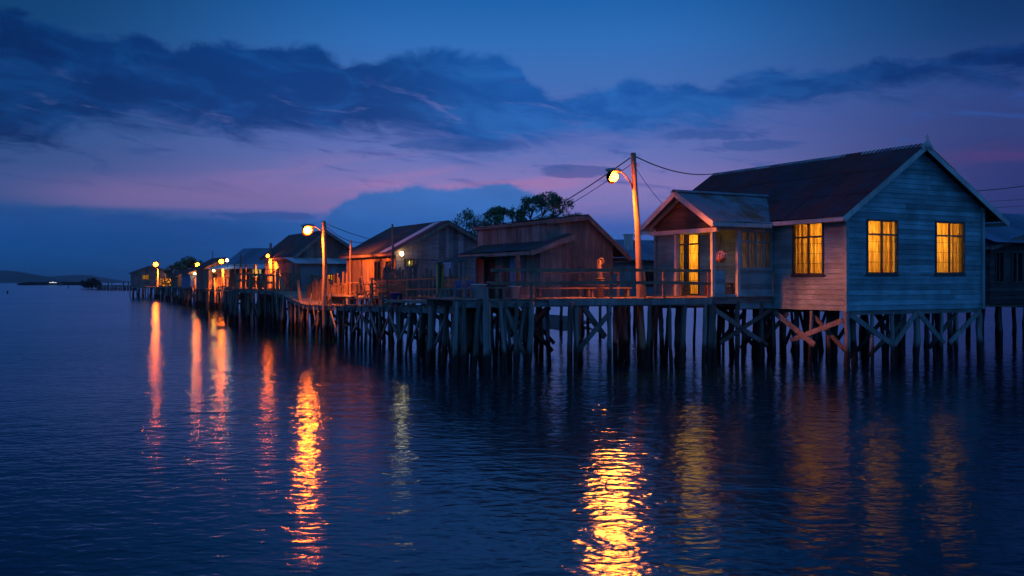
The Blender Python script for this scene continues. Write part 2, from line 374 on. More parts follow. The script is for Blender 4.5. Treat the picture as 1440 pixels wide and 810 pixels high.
    # deep blue overhead; behind the viewer brightened to light the house fronts
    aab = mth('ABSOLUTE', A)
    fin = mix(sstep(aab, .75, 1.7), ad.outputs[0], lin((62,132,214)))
    fin = mix(sstep(E, .45, 1.0), fin, lin((30,78,140)))
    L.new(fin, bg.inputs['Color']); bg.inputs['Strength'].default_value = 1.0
build_world()

# ------------------------------------------------------------------ water, shore, far land
def build_water():
    mb = MB()
    xs = [-7000,-3000,-800,-200,-60,0,60,200,800,3000,7000]; ys = [-300,-40,0,20,60,200,600,2000,5000,8000]
    for i in range(len(xs)-1):
        for j in range(len(ys)-1):
            mb.face([(xs[i],ys[j],0),(xs[i+1],ys[j],0),(xs[i+1],ys[j+1],0),(xs[i],ys[j+1],0)])
    m, nt, b = newmat('sea_water'); L = nt.links
    nt.nodes.remove(b)
    gl = N(nt, 'ShaderNodeBsdfGlossy'); gl.distribution = 'BECKMANN'; gl.inputs['Roughness'].default_value = .155; gl.inputs['Color'].default_value = (.74,.93,1,1)
    df = N(nt, 'ShaderNodeBsdfDiffuse'); df.inputs['Color'].default_value = (.001,.015,.032,1)
    fr = N(nt, 'ShaderNodeFresnel'); fr.inputs['IOR'].default_value = 1.333; ms = N(nt, 'ShaderNodeMixShader')
    L.new(fr.outputs[0], ms.inputs[0]); L.new(df.outputs[0], ms.inputs[1]); L.new(gl.outputs[0], ms.inputs[2]); L.new(ms.outputs[0], nt.nodes['Material Output'].inputs['Surface'])
    geo = N(nt, 'ShaderNodeNewGeometry')
    hs = []
    for sc, amp, sx, seed in ((.45,.035,.6,0),(1.9,.022,.8,7),(5.6,.0155,.75,3)):
        mp = N(nt, 'ShaderNodeMapping'); mp.inputs['Scale'].default_value = (sc*sx, sc, 1); mp.inputs['Location'].default_value = (seed, seed*2, seed)
        mp.inputs['Rotation'].default_value = (0,0,math.radians(6))
        L.new(geo.outputs['Position'], mp.inputs[0])
        n = N(nt, 'ShaderNodeTexNoise'); n.inputs['Scale'].default_value = 1; n.inputs['Detail'].default_value = 2.0; n.inputs['Roughness'].default_value = .45; n.inputs['Distortion'].default_value = .4
        L.new(mp.outputs[0], n.inputs['Vector'])
        k = N(nt, 'ShaderNodeMath', operation='MULTIPLY'); L.new(n.outputs['Fac'], k.inputs[0]); k.inputs[1].default_value = amp; hs.append(k.outputs[0])
    # calmer and rougher patches
    pn = N(nt, 'ShaderNodeTexNoise'); pn.inputs['Scale'].default_value = .07; pn.inputs['Detail'].default_value = 3; L.new(geo.outputs['Position'], pn.inputs['Vector'])
    pr = N(nt, 'ShaderNodeMapRange'); pr.inputs['From Min'].default_value = .35; pr.inputs['From Max'].default_value = .65; pr.inputs['To Min'].default_value = .5; pr.inputs['To Max'].default_value = 1.25; L.new(pn.outputs['Fac'], pr.inputs['Value'])
    a = N(nt, 'ShaderNodeMath', operation='ADD'); L.new(hs[0], a.inputs[0]); L.new(hs[1], a.inputs[1])
    a2 = N(nt, 'ShaderNodeMath', operation='ADD'); L.new(a.outputs[0], a2.inputs[0]); L.new(hs[2], a2.inputs[1])
    bp = N(nt, 'ShaderNodeBump'); bp.inputs['Distance'].default_value = 1.0
    L.new(pr.outputs[0], bp.inputs['Strength'])
    L.new(a2.outputs[0], bp.inputs['Height']); L.new(bp.outputs[0], gl.inputs['Normal']); L.new(bp.outputs[0], fr.inputs['Normal'])
    tag(mb.build('water', m), 'dark rippled sea reflecting dusk sky and lamps', 'sea', kind='structure')
build_water()

def mound(name, outline, h, mat, label, cat, seed, kind='structure', nj=8, rough=.4):
    """low land: rings shrinking from a shoreline outline up to an uneven top"""
    rr = random.Random(seed); mb = MB(); n = len(outline)
    cx = sum(p[0] for p in outline)/n; cy = sum(p[1] for p in outline)/n
    rings = []
    for j in range(nj+1):
        t = j/nj
        ring = []
        for (x, y) in outline:
            z = -.4 + (h+.4)*math.sin(t*math.pi/2)*(1 if j == 0 else 1-rough*mnoise.noise(Vector((x*.37/h*.2, y*.11/h*.2, seed+t*2))))
            k = 1-.93*t
            ring.append(Vector((cx+(x-cx)*k, cy+(y-cy)*k, z)))
        rings.append(ring)
    for j in range(nj):
        for i in range(n):
            k = (i+1) % n
            mb.face([rings[j][i], rings[j][k], rings[j+1][k], rings[j+1][i]], True)
    mb.face(rings[-1])
    return tag(mb.build(name, mat), label, cat, kind=kind)
def ell(cx, cy, rx, ry, n=48, seed=0, j=.12):
    rr = random.Random(seed)
    return [(cx+rx*math.cos(2*math.pi*i/n)*(1+rr.uniform(-j,j)), cy+ry*math.sin(2*math.pi*i/n)*(1+rr.uniform(-j,j))) for i in range(n)]
mound('shore', ell(1.2, 66, 7.0, 24, seed=1), .22, M['mud'], 'dark mud bank behind the plank houses', 'mud bank', 1)  # mud bank carried further forward to darken the gaps under the platform

def ridge(name, pts, depth, label, seed, mat):
    """distant hill: silhouette heights over a base line, sloping down front and back"""
    mb = MB(); n = len(pts); K = 7; grid = []
    for i, (x, y, z) in enumerate(pts):
        row = []
        for k in range(K):
            t = k/(K-1); zz = z*math.sin(math.pi*t)**.8 if 0 < k < K-1 else -1
            zz *= 1+.18*mnoise.noise(Vector((i*.7, k*.9, seed)))
            row.append(Vector((x*(1+0*t), y+depth*(t-.5), max(zz, -1))))
        grid.append(row)
    for i in range(n-1):
        for k in range(K-1):
            mb.face([grid[i][k], grid[i+1][k], grid[i+1][k+1], grid[i][k+1]], True)
    return tag(mb.build(name, mat), label, 'hill', kind='structure')
def hill_pts(Y, spec, n=40):
    out = []
    for i in range(n):
        t = i/(n-1); px = spec[0][0]+(spec[-1][0]-spec[0][0])*t
        for (a, b) in zip(spec, spec[1:]):
            if a[0] <= px <= b[0]:
                py = a[1]+(b[1]-a[1])*(px-a[0])/(b[0]-a[0]); break
        p = P(px, py, Y); out.append((p.x, Y, max(p.z, .2)))
    return out
ridge('hills', hill_pts(5200, [(-420,396),(-300,388),(-150,380),(-60,378),(0,380.5),(28,383),(40,385),(52,390),(70,396.5)]), 900, 'dark blue headland on the horizon, highest at the left', 1, M['hill'])
ridge('hills', hill_pts(6400, [(30,396.5),(52,391),(80,388.5),(105,387),(118,386.5),(130,389),(150,393),(172,396.8)]), 900, 'lower pale blue hill on the horizon right of the headland', 4, M['hill'])

def leafclumps(mb, c, r, n, size, rr, flat=.75):
    for _ in range(n):
        while True:
            d = Vector((rr.uniform(-1,1), rr.uniform(-1,1), rr.uniform(-1,1)))
            if .12 < d.length < 1: break
        k = rr.uniform(.75,1.3); p = Vector(c)+Vector((d.x*r*k, d.y*r*k, d.z*r*flat*k))
        nrm = (d+Vector((rr.uniform(-.8,.8), rr.uniform(-.8,.8), rr.uniform(-.3,1)))).normalized()
        x = nrm.cross(Vector((rr.uniform(-1,1), rr.uniform(-1,1), .3))).normalized(); y = nrm.cross(x)
        s = size*rr.uniform(.6,1.3)
        mb.face([p-x*s, p-y*s*.45, p+x*s, p+y*s*.45])
def tree(name, base, h, crown, label, cat, seed, mat, leafsize=.16, dens=1.0, group=None, lean=0.0):
    """crown: list of (dx, dy, z, r) clumps; limbs run from the trunk to each"""
    rr = random.Random(seed); root = thing(name, label, cat, base, 0, group)
    tr = MB(); top = Vector((lean, 0, h*.55))
    tr.tube([(0,0,-.2),(lean*.3,.05,h*.2),(lean*.7,0,h*.4),top], [h*.032,h*.026,h*.022,h*.017], 8, .08)
    tr.build('trunk', M['bark'], root)
    lm = MB(); cr = MB()
    for (dx, dy, z, r) in crown:
        c = Vector((dx, dy, z)); s0 = Vector((lean*.6*z/h, 0, h*rr.uniform(.28,.5)))
        mid = s0.lerp(c, .5)+Vector((rr.uniform(-.2,.2), 0, rr.uniform(-.1,.3)))
        lm.tube([s0, mid, c], [h*.013, h*.008, h*.003], 6, .05)
        for q in range(5):
            d = Vector((rr.uniform(-1,1), rr.uniform(-1,1), rr.uniform(-.4,1))).normalized()
            lm.tube([mid.lerp(c,.6), c+d*r*.9], [h*.005, h*.0015], 5)
            leafclumps(cr, c+d*r*.75, r*.45, int(60*dens), leafsize, rr)
        leafclumps(cr, c, r, int(150*dens), leafsize, rr)
    lm.build('limb', M['bark'], root)
    cr.build('crown', mat, root)
    return root

# ------------------------------------------------------------------ buildings
def interp(prof, x):
    for (a, b) in zip(prof, prof[1:]):
        if a[0] <= x <= b[0]: return a[1]+(b[1]-a[1])*(x-a[0])/(b[0]-a[0])
    return prof[0][1] if x < prof[0][0] else prof[-1][1]
def wall_boards(mb, O, d, n, prof, z0, opens, style, step, rr):
    """boards of one wall as solids; prof: (s, ztop) outline, opens: (s0, s1, z0, z1) left free"""
    O = Vector(O); d = Vector(d); n = Vector(n)
    pt = lambda s, z, o: O+d*s+n*o+Vector((0,0,z))
    s_lo, s_hi = prof[0][0], prof[-1][0]; zmax = max(p[1] for p in prof)
    if style == 'H':
        zs = [z0]; z = z0
        while z < zmax: z += step*rr.uniform(.97,1.03); zs.append(min(z, zmax))
        cuts = sorted(set([round(v,4) for v in zs]+[round(v,4) for o in opens for v in (o[2], o[3]) if z0 < v < zmax]))
        reg = sorted(zs)
        for a, b in zip(cuts, cuts[1:]):
            if b-a < .004: continue
            rng = lambda z: _range(prof, z)
            ra, rb = rng(a+1e-4), rng(b-1e-4)
            if ra is None: continue
            if rb is None: rb = ((ra[0]+ra[1])/2-.01, (ra[0]+ra[1])/2+.01)
            base = max(v for v in reg if v <= a+1e-3); frac0 = (a-base)/step; frac1 = (b-base)/step
            out0 = .024-.02*min(frac0,1); out1 = .024-.02*min(frac1,1)
            ivs = [(0.0,1.0)]
            segs = [(ra[0], ra[1])]
            for o in opens:
                if o[2] < b-1e-3 and o[3] > a+1e-3:
                    ns = []
                    for (p, q) in segs:
                        if o[1] <= p or o[0] >= q: ns.append((p,q)); continue
                        if o[0] > p: ns.append((p, o[0]))
                        if o[1] < q: ns.append((o[1], q))
                    segs = ns
            # butt joints along the row
            js = []
            for (p, q) in segs:
                if q-p > 3.2:
                    c = rr.uniform(p+1, q-1); js += [(p, c-.002), (c+.002, q)]
                else: js.append((p,q))
            for (p, q) in js:
                pb = rb[0] if abs(p-ra[0]) < 1e-6 else p; qb = rb[1] if abs(q-ra[1]) < 1e-6 else q
                pb = max(pb, p) if abs(p-ra[0]) < 1e-6 else p; qb = min(qb, q) if abs(q-ra[1]) < 1e-6 else q
                if qb <= pb: qb = pb+.005
                mb.prism([pt(p,a,-.02),pt(q,a,-.02),pt(qb,b,-.02),pt(pb,b,-.02)], [pt(p,a,out0),pt(q,a,out0),pt(qb,b,out1),pt(pb,b,out1)])
    else:
        ss = [s_lo]; s = s_lo
        while s < s_hi: s += step*rr.uniform(.75,1.25); ss.append(min(s, s_hi))
        cuts = sorted(set([round(v,4) for v in ss]+[round(p[0],4) for p in prof]+[round(v,4) for o in opens for v in (o[0], o[1]) if s_lo < v < s_hi]))
        for a, b in zip(cuts, cuts[1:]):
            if b-a < .006: continue
            g = .004; zb = z0+rr.uniform(-.05,.02); out = rr.uniform(.004,.02)
            segs = [(zb, None)]
            for o in opens:
                if o[0] < b-1e-3 and o[1] > a+1e-3:
                    ns = []
                    for (p, q) in segs:
                        top = min(interp(prof,a), interp(prof,b)) if q is None else q
                        if o[2] > p: ns.append((p, o[2]))
                        if o[3] < top: ns.append((o[3], q))
                    segs = ns
            for (p, q) in segs:
                za = interp(prof,a+g) if q is None else q; zc = interp(prof,b-g) if q is None else q
                mb.prism([pt(a+g,p,-.015),pt(b-g,p,-.015),pt(b-g,zc,-.015),pt(a+g,za,-.015)], [pt(a+g,p,out),pt(b-g,p,out),pt(b-g,zc,out),pt(a+g,za,out)])
def _range(prof, z):
    xs = []
    for (a, b) in zip(prof, prof[1:]):
        if a[1] >= z: xs.append(a[0])
        if (a[1]-z)*(b[1]-z) < 0: xs.append(a[0]+(b[0]-a[0])*(z-a[1])/(b[1]-a[1]))
    if prof[-1][1] >= z: xs.append(prof[-1][0])
    return (min(xs), max(xs)) if xs and max(xs)-min(xs) > 1e-4 else None
def corrugated(mb, P0, P1, Q0, Q1, pitch=.13, amp=.014, sheet=.85, rr=None, lap=2):
    """roofing from eave P0-P1 up to ridge Q0-Q1, made of separate overlapping wavy sheets in lap rows"""
    rr = rr or R
    P0, P1, Q0, Q1 = map(Vector, (P0,P1,Q0,Q1))
    n = (P1-P0).cross(Q0-P0).normalized()
    if n.z < 0: n = -n
    Lw = (P1-P0).length; ns = max(1, round(Lw/sheet))
    for r in range(lap):
        v0, v1 = r/lap, (r+1)/lap
        for i in range(ns):
            u0, u1 = i/ns, (i+1)/ns+(.05/Lw if i < ns-1 else 0)
            k = max(4, int((u1-u0)*Lw/pitch*6)); off = rr.uniform(0,.008)+.012*r+.004*(i % 2)
            j0 = rr.uniform(-.03,.03) if r == 0 else -.06/(Q0-P0).length
            b = len(mb.v)
            rows = [v0+j0/(Q0-P0).length*(1 if r == 0 else (Q0-P0).length), v1]
            for v in rows:
                for q in range(k+1):
                    u = u0+(u1-u0)*q/k
                    base = P0.lerp(P1,u).lerp(Q0.lerp(Q1,u), v)
                    mb.v.append(base+n*(off+amp*math.sin(u*Lw/pitch*2*math.pi)))
            for q in range(k):
                mb.f.append((b+q,b+q+1,b+k+1+q+1,b+k+1+q)); mb.sm.append(True)
def shell(root, prof, y0, y1, zf, style, mat, step=.17, opens=None, sides='FLRB', seed=1, mats=None):
    """four board walls under a roof outline prof [(x, z)...] that runs from y0 to y1"""
    opens = opens or {}; rr = random.Random(seed); mats = mats or {}
    x0, x1 = prof[0][0], prof[-1][0]; Lg = y1-y0
    spec = {'F': ((0,y0,0),(1,0,0),(0,-1,0),prof), 'B': ((0,y1,0),(1,0,0),(0,1,0),prof),
            'L': ((x0,y0,0),(0,1,0),(-1,0,0),[(0.0,prof[0][1]),(Lg,prof[0][1])]), 'R': ((x1,y0,0),(0,1,0),(1,0,0),[(0.0,prof[-1][1]),(Lg,prof[-1][1])])}
    for s in sides:
        O, d, n, pr = spec[s]; mb = MB()
        wall_boards(mb, O, d, n, pr, zf, opens.get(s, []), style, step, rr)
        mb.build('wall', mats.get(s, mat), root)
def roofing(root, prof, y0, y1, ovf, ovb, ovl, ovr, mat, pitch=.13, name='roof', seed=1, lift=.07, trim=None, ridge=None, sheet=.85, fascia=True, amp=.014, lap=2):
    """corrugated slopes over prof plus ridge cap, barge boards and fascia as sub-parts"""
    rr = random.Random(seed); p = [list(q) for q in prof]
    def ext(a, b, d):
        Ld = math.hypot(a[0]-b[0], a[1]-b[1]); return [a[0]+(a[0]-b[0])/Ld*d, a[1]+(a[1]-b[1])/Ld*d]
    if ovl: p[0] = ext(p[0], p[1], ovl)
    if ovr: p[-1] = ext(p[-1], p[-2], ovr)
    mb = MB(); ya, yb = y0-ovf, y1+ovb; top = max(range(len(p)), key=lambda i: p[i][1])
    for i in range(len(p)-1):
        a, b = p[i], p[i+1]
        lo, hi = (a, b) if a[1] < b[1] else (b, a)
        corrugated(mb, (lo[0],ya,lo[1]+lift),(lo[0],yb,lo[1]+lift),(hi[0],ya,hi[1]+lift),(hi[0],yb,hi[1]+lift), pitch, amp, sheet, rr, lap)
    ro = mb.build(name, mat, root)
    trim = trim or M['plank']
    for yy in (ya, yb):
        for i in range(len(p)-1):
            a, b = p[i], p[i+1]; t = MB()
            t.bar((a[0],yy,a[1]-.03),(b[0],yy,b[1]-.03), .03, .16, up=(-(b[1]-a[1]),0,b[0]-a[0]))
            t.build('barge_board', trim, ro)
    if fascia:
        for e in (p[0], p[-1]):
            t = MB(); t.bar((e[0],ya+.02,e[1]-.02),(e[0],yb-.02,e[1]-.02), .025, .12); t.build('fascia', trim, ro)
    if ridge is not None and 0 < top < len(p)-1:
        t = MB(); c = p[top]; n = 16
        for k in range(n):
            u0 = ya+(yb-ya)*k/n-.01; u1 = ya+(yb-ya)*(k+1)/n+.02; z = c[1]+lift+.03+.006*(k % 2)
            for sgn, q in ((-1, p[top-1]), (1, p[top+1])):
                sl = (c[1]-q[1])/abs(c[0]-q[0])
                t.face([(c[0],u0,z),(c[0],u1,z),(c[0]+sgn*.17,u1,z-.17*sl),(c[0]+sgn*.17,u0,z-.17*sl)])
        t.build('ridge_cap', ridge, ro)
    return ro
def frame_map(side, x0, x1, y0):
    """(s, z, out) on a wall of a shell into local coordinates"""
    return {'F': lambda s,z,o: Vector((s,y0-o,z)), 'L': lambda s,z,o: Vector((x0-o,y0+s,z)), 'R': lambda s,z,o: Vector((x1+o,y0+s,z))}[side]
def window(root, mp, s0, s1, z0, z1, lit=None, transom=None, mullions=1, grille=True, frame=None, name='window', sill=True, fw=.055, folds=9, seed=0, curtain_to=None):
    """casing with mullions; behind it a pleated curtain (lit from the room) or dark glass"""
    rr = random.Random(seed); fm = frame or M['darkframe']
    mb = MB()
    def rect(a, b, c, d, o0, o1):
        mb.prism([mp(a,c,o0),mp(b,c,o0),mp(b,d,o0),mp(a,d,o0)], [mp(a,c,o1),mp(b,c,o1),mp(b,d,o1),mp(a,d,o1)])
    rect(s0-fw, s0, z0-fw, z1+fw, -.05, .045); rect(s1, s1+fw, z0-fw, z1+fw, -.05, .045)
    rect(s0, s1, z1, z1+fw, -.05, .043); rect(s0, s1, z0-fw, z0, -.05, .043)
    for k in range(mullions):
        c = s0+(s1-s0)*(k+1)/(mullions+1); rect(c-fw*.45, c+fw*.45, z0, z1, -.035, .02)
    if transom: rect(s0, s1, transom-fw*.5, transom+fw*.5, -.03, .018)
    wo = mb.build(name, fm, root)
    if sill:
        sb = MB(); sb.prism([mp(s0-.1,z0-fw-.04,.0),mp(s1+.1,z0-fw-.04,.0),mp(s1+.1,z0-fw-.002,.0),mp(s0-.1,z0-fw-.002,.0)],[mp(s0-.1,z0-fw-.04,.08),mp(s1+.1,z0-fw-.04,.08),mp(s1+.1,z0-fw-.002,.085),mp(s0-.1,z0-fw-.002,.085)])
        sb.build('sill', M['darkframe'] if fm is M['darkframe'] else fm, wo)
    if lit:
        cb = MB(); n = 90; k = folds; ph = rr.uniform(0,6); b = len(cb.v)
        zb = z0-.03 if curtain_to is None else curtain_to
        for j in range(5):
            z = zb+(z1+.03-zb)*j/4
            for i in range(n+1):
                s = s0-.04+(s1-s0+.08)*i/n
                fo = math.sin(i/n*k*2*math.pi+ph+.4*math.sin(j*.9))*(.034+.008*(4-j)/4)+.01*math.sin(i*.9+ph*3)
                cb.v.append(mp(s, z, -.12+fo))
        for j in range(4):
            for i in range(n):
                a = b+j*(n+1)+i; cb.f.append((a,a+1,a+n+2,a+n+1)); cb.sm.append(True)
        cb.build('curtain', lit, wo)
        if grille:
            g = MB(); top = transom if transom else z1
            for q in range(1, 4):
                z = z0+(top-z0)*q/3.7; g.tube([mp(s0,z,-.04),mp(s1,z,-.04)], .006, 5)
            for q in range(1, 6):
                if q == 3 and mullions == 1: continue
                s = s0+(s1-s0)*q/6; g.tube([mp(s,z0,-.045),mp(s,top,-.045)], .0035, 5)
            g.build('grille', M['iron'], wo)
    else:
        gb = MB(); gb.prism([mp(s0,z0,-.06),mp(s1,z0,-.06),mp(s1,z1,-.06),mp(s0,z1,-.06)],[mp(s0,z0,-.05),mp(s1,z0,-.05),mp(s1,z1,-.05),mp(s0,z1,-.05)])
        gb.build('pane', M['glass'], wo)
    return wo

# piles: a few shared crooked trunks, unit tall, copied and scaled
PILE = []
for k in range(6):
    rr = random.Random(50+k); mb = MB(); pts = []; rad = []
    for i in range(9):
        t = i/8; pts.append((rr.uniform(-.022,.022) if 0 < i < 8 else 0, rr.uniform(-.022,.022) if 0 < i < 8 else 0, t)); rad.append((.085-.012*t)*(1+rr.uniform(-.08,.08)))
    mb.tube(pts, rad, 9, .07, rr=rr)
    me = bpy.data.meshes.new('pile'); me.from_pydata(mb.v, [], mb.f); me.polygons.foreach_set('use_smooth', mb.sm); me.update(); PILE.append(me)
def pile(root, a, b, r=.085, mat=None, name='pile'):
    """a crooked pole from point a (below water) to b, in the frame of root"""
    a = Vector(a); b = Vector(b); me = R.choice(PILE)
    key = (me.name, (mat or M['pile']).name)
    if key not in _pm:
        q = me.copy(); q.materials.append(mat or M['pile']); _pm[key] = q
    o = bpy.data.objects.new(name, _pm[key]); COL.objects.link(o); o.parent = root
    d = b-a; o.location = a; k = r/.085
    o.rotation_mode = 'QUATERNION'; o.rotation_quaternion = d.to_track_quat('Z','Y') @ Matrix.Rotation(R.uniform(0,6.28),3,'Z').to_quaternion()
    o.scale = (k, k, d.length)
    return o
_pm = {}
def brace(root, a, b, w=.045, h=.13, mat=None):
    t = MB(); t.bar(a, b, w, h, roll=R.uniform(-.12,.12)); return t.build('brace', mat or M['pile'], root)
def beam(root, a, b, w=.09, h=.16, mat=None, name='beam'):
    t = MB(); t.bar(a, b, w, h); return t.build(name, mat or M['beam'], root)
def piles_grid(root, x0, x1, y0, y1, nx, ny, zt, r=.09, jit=.12, braces=True, pale=.3, skip=None):
    pts = {}
    for j in range(ny):
        for i in range(nx):
            x = x0+(x1-x0)*i/max(nx-1,1); y = y0+(y1-y0)*j/max(ny-1,1)
            if skip and skip(i,j): continue
            edge = j == 0 or i in (0, nx-1)
            jx = 0 if edge else R.uniform(-jit,jit); q = Vector((x+jx, y+(0 if edge else R.uniform(-jit,jit)), zt))
            pts[i,j] = q
            pile(root, q+Vector((R.uniform(-jit,jit)*.7, R.uniform(-jit,jit)*.7, -zt-.8)), q, r*R.uniform(.75,1.25), M['pile_pale'] if R.random() < pale else M['pile'])
    return pts

# ---- the big blue house on the right -----------------------------------------------------------
def main_house():
    C0 = XY(1190, 29.3)
    root = thing('stilt_house', 'large blue clapboard house on stilts with maroon roof, front porch and glowing windows', 'house', C0, ANG, 'houses on stilts')
    W, Lh, zf = 6.16, 9.1, 1.73
    prof = [(0.0,4.72),(3.1,6.75),(W,5.02)]
    wF = [(.89,2.135,2.87,4.41),(3.955,5.257,2.885,4.44)]
    wL = [(.909,2.078,2.85,4.36),(6.66,7.25,2.16,4.40),(7.44,7.78,2.16,4.40)]
    shell(root, prof, 0, Lh, zf, 'H', M['siding'], .155, {'F': wF, 'L': wL}, seed=3, mats={'L': M['siding_y'], 'R': M['siding_y']})
    # corner boards
    for (x, y) in ((-.03,-.03),(W+.03,-.03),(-.03,Lh)):
        t = MB(); t.box(x-.055,x+.055,y-.055,y+.055, zf-.02, interp(prof, min(max(x,0),W))-.03); t.build('corner_board', M['siding_y'], root)
    # floor, ceiling and a partition: the rooms the lamps stand in
    t = MB(); t.box(.03,W-.03,.03,Lh-.03,zf+.05,zf+.15); t.build('floor_slab', M['interior'], root)
    t = MB(); t.box(.03,W-.03,.03,Lh-.03,4.60,4.64); t.build('ceiling_board', M['interior'], root)
    t = MB(); t.box(.03,W-.03,4.4,4.46,zf+.15,4.6); t.box(2.9,2.96,.03,4.4,zf+.15,4.6); t.build('partition', M['interior'], root)
    mF, mL = frame_map('F',0,W,0), frame_map('L',0,W,0)
    for k, w in enumerate(wF): window(root, mF, *w, lit=M['curtain'], transom=w[3]-.40, seed=k, folds=8)
    window(root, mL, *wL[0], lit=M['curtain'], transom=wL[0][3]-.40, seed=5, folds=8)
    d = window(root, mL, *wL[1], lit=M['curtain'], transom=3.93, mullions=0, seed=8, name='door', sill=False, folds=4)
    window(root, mL, *wL[2], lit=M['curtain'], transom=3.93, mullions=0, seed=9, name='door', sill=False, folds=3)
    ro = roofing(root, prof, 0, Lh, .33, .35, .54, 1.08, M['roof_red'], .16, seed=4, trim=M['trim'], ridge=M['sheet_pale'], lap=3, amp=.009)
    # carved finial where the barge boards cross
    t = MB()
    t.tube([(3.1,-.36,6.6),(3.1,-.36,6.8),(3.1,-.36,6.92),(3.1,-.36,7.03),(3.1,-.36,7.12)], [.05,.07,.035,.045,.008], 8)
    t.bar((2.86,-.37,6.66),(3.13,-.37,6.93),.03,.09); t.bar((3.34,-.37,6.66),(3.07,-.37,6.93),.035,.09)
    t.build('finial', M['trim'], ro)
    # soffit strip under the eave
    # --- porch
    pz = 2.13
    yc, ye0, ye1, za, ze = 4.37, 2.54, 6.2, 5.42, 4.36
    rr = random.Random(9); mb = MB()
    corrugated(mb, (-2.9,ye0,ze+.06),(1.25,ye0,ze+.06),(-2.9,yc,za+.06),(1.25,yc,za+.06), .14, .013, .8, rr, 1)
    corrugated(mb, (-2.9,ye1,ze+.06),(1.25,ye1,ze+.06),(-2.9,yc,za+.06),(1.25,yc,za+.06), .14, .013, .8, rr, 1)
    pr = mb.build('porch_roof', M['roof_grey'], root)
    t = MB()
    for sg in (-1,1):
        t.face([(-2.95,yc,za+.11),(1.2,yc,za+.11),(1.2,yc+sg*.16,za+.02),(-2.95,yc+sg*.16,za+.02)])
    t.build('ridge_cap', M['roof_grey'], pr)
    for (ya, yb) in ((ye0,yc),(ye1,yc)):
        t = MB(); t.bar((-2.9,ya,ze-.03),(-2.9,yb,za-.03),.035,.17, up=(0,-(za-ze)*(1 if yb > ya else -1),abs(yb-ya))); t.build('barge_board', M['trim'], pr)
        t = MB(); t.bar((-2.62,ya+(yb-ya)*.08,ze+.0),(-2.62,yb,za-.10),.06,.1, up=(0,-(za-ze)*(1 if yb > ya else -1),abs(yb-ya))); t.build('rafter', M['trim'], pr)
    t = MB(); t.bar((-2.9,ye0+.0,ze-.02),(-.5,ye0,ze-.02),.03,.13); t.build('fascia', M['trim'], pr)
    t = MB(); t.bar((-2.9,ye1,ze-.02),(-.5,ye1,ze-.02),.03,.13); t.build('fascia', M['trim'], pr)
    # gable infill boards and tie beam
    mb = MB(); wall_boards(mb, (-2.5,0,0),(0,1,0),(-1,0,0),[(ye0+.35,ze+.02),(yc,za-.12),(ye1-.35,ze+.02)], ze-.12, [], 'H', .15, rr)
    mb.build('porch_gable', M['porch_gable_shade'], root)
    beam(root, (-2.52,ye0+.2,ze-.17),(-2.52,ye1-.1,ze-.17),.11,.13,M['trim'],'tie_beam')
    beam(root, (-2.5,3.0,ze-.1),(0,3.0,ze-.1),.1,.12,M['trim'],'tie_beam')
    beam(root, (-2.5,5.95,ze-.1),(0,5.95,ze-.1),.1,.12,M['trim'],'tie_beam')
    t = MB(); t.box(-2.42,-.06,3.06,5.9,ze-.03,ze-.005); t.build('porch_ceiling', M['trim'], root)
    for (x, y) in ((-2.5,3.0),(-1.48,3.0),(-2.5,4.77)):
        t = MB(); t.box(x-.055,x+.055,y-.055,y+.055,pz,ze-.14); t.box(x-.075,x+.075,y-.075,y+.075,ze-.22,ze-.16); t.build('porch_post', M['trim'], root)
    # porch floor boards
    t = MB(); x = -2.62
    while x < -.06:
        t.box(x, x+.125, 2.9, 6.3, pz-.05, pz+R.uniform(-.004,.004)); x += .132
    t.build('porch_floor', M['deck'], root)
    # parapet and glazed side of the porch
    mb = MB(); wall_boards(mb, (0,3.0,0),(1,0,0),(0,-1,0),[(-1.42,2.93),(-.06,2.93)], 1.74, [], 'H', .155, rr); mb.build('parapet', M['siding'], root)
    mb = MB(); wall_boards(mb, (0,3.0,0),(1,0,0),(0,-1,0),[(-2.45,2.93),(-2.02,2.93)], 1.9, [], 'H', .155, rr); mb.build('parapet', M['siding'], root)
    mb = MB(); wall_boards(mb, (0,3.0,0),(1,0,0),(0,-1,0),[(-2.02,2.2),(-1.42,2.2)], 1.9, [], 'H', .155, rr); mb.build('parapet', M['siding'], root)
    beam(root, (-1.44,2.99,2.96),(-.06,2.99,2.96),.16,.05,M['siding'],'ledge')
    mp = lambda s,z,o: Vector((s,3.0-o,z))
    wo = window(root, mp, -1.36,-.1,3.04,4.14, lit=M['curtain_pale'], mullions=3, transom=3.85, grille=False, frame=M['siding_y'], sill=False, folds=11, seed=21, fw=.05)
    # bright wares and a basket on the porch side
    # stilts
    for j, y in enumerate((.06,1.6,3.1,4.6,6.1,7.6,9.0)):
        for i, x in enumerate((.08,1.0,2.05,3.1,4.15,5.2,6.08)):
            if R.random() < .1 and 0 < i < 6 and j: continue
            q = Vector((x+(R.uniform(-.18,.18) if 0 < i < 6 else 0), y+(R.uniform(-.2,.2) if j else 0), zf-.02))
            r = R.choice((.05,.06,.07,.09,.11)) if (i,j) != (0,0) else .1
            pile(root, q+Vector((R.uniform(-.1,.1),R.uniform(-.1,.1),-2.5)), q, r, M['pile_pale'] if (R.random() < .35 or j == 0) else M['pile'])
    for k in range(26):
        x, y = R.uniform(.4,5.8), R.uniform(2.0,8.8)
        pile(root, (x+R.uniform(-.3,.3), y+R.uniform(-.3,.3), -.8), (x, y, zf-.02), R.uniform(.045,.085), M['pile'])
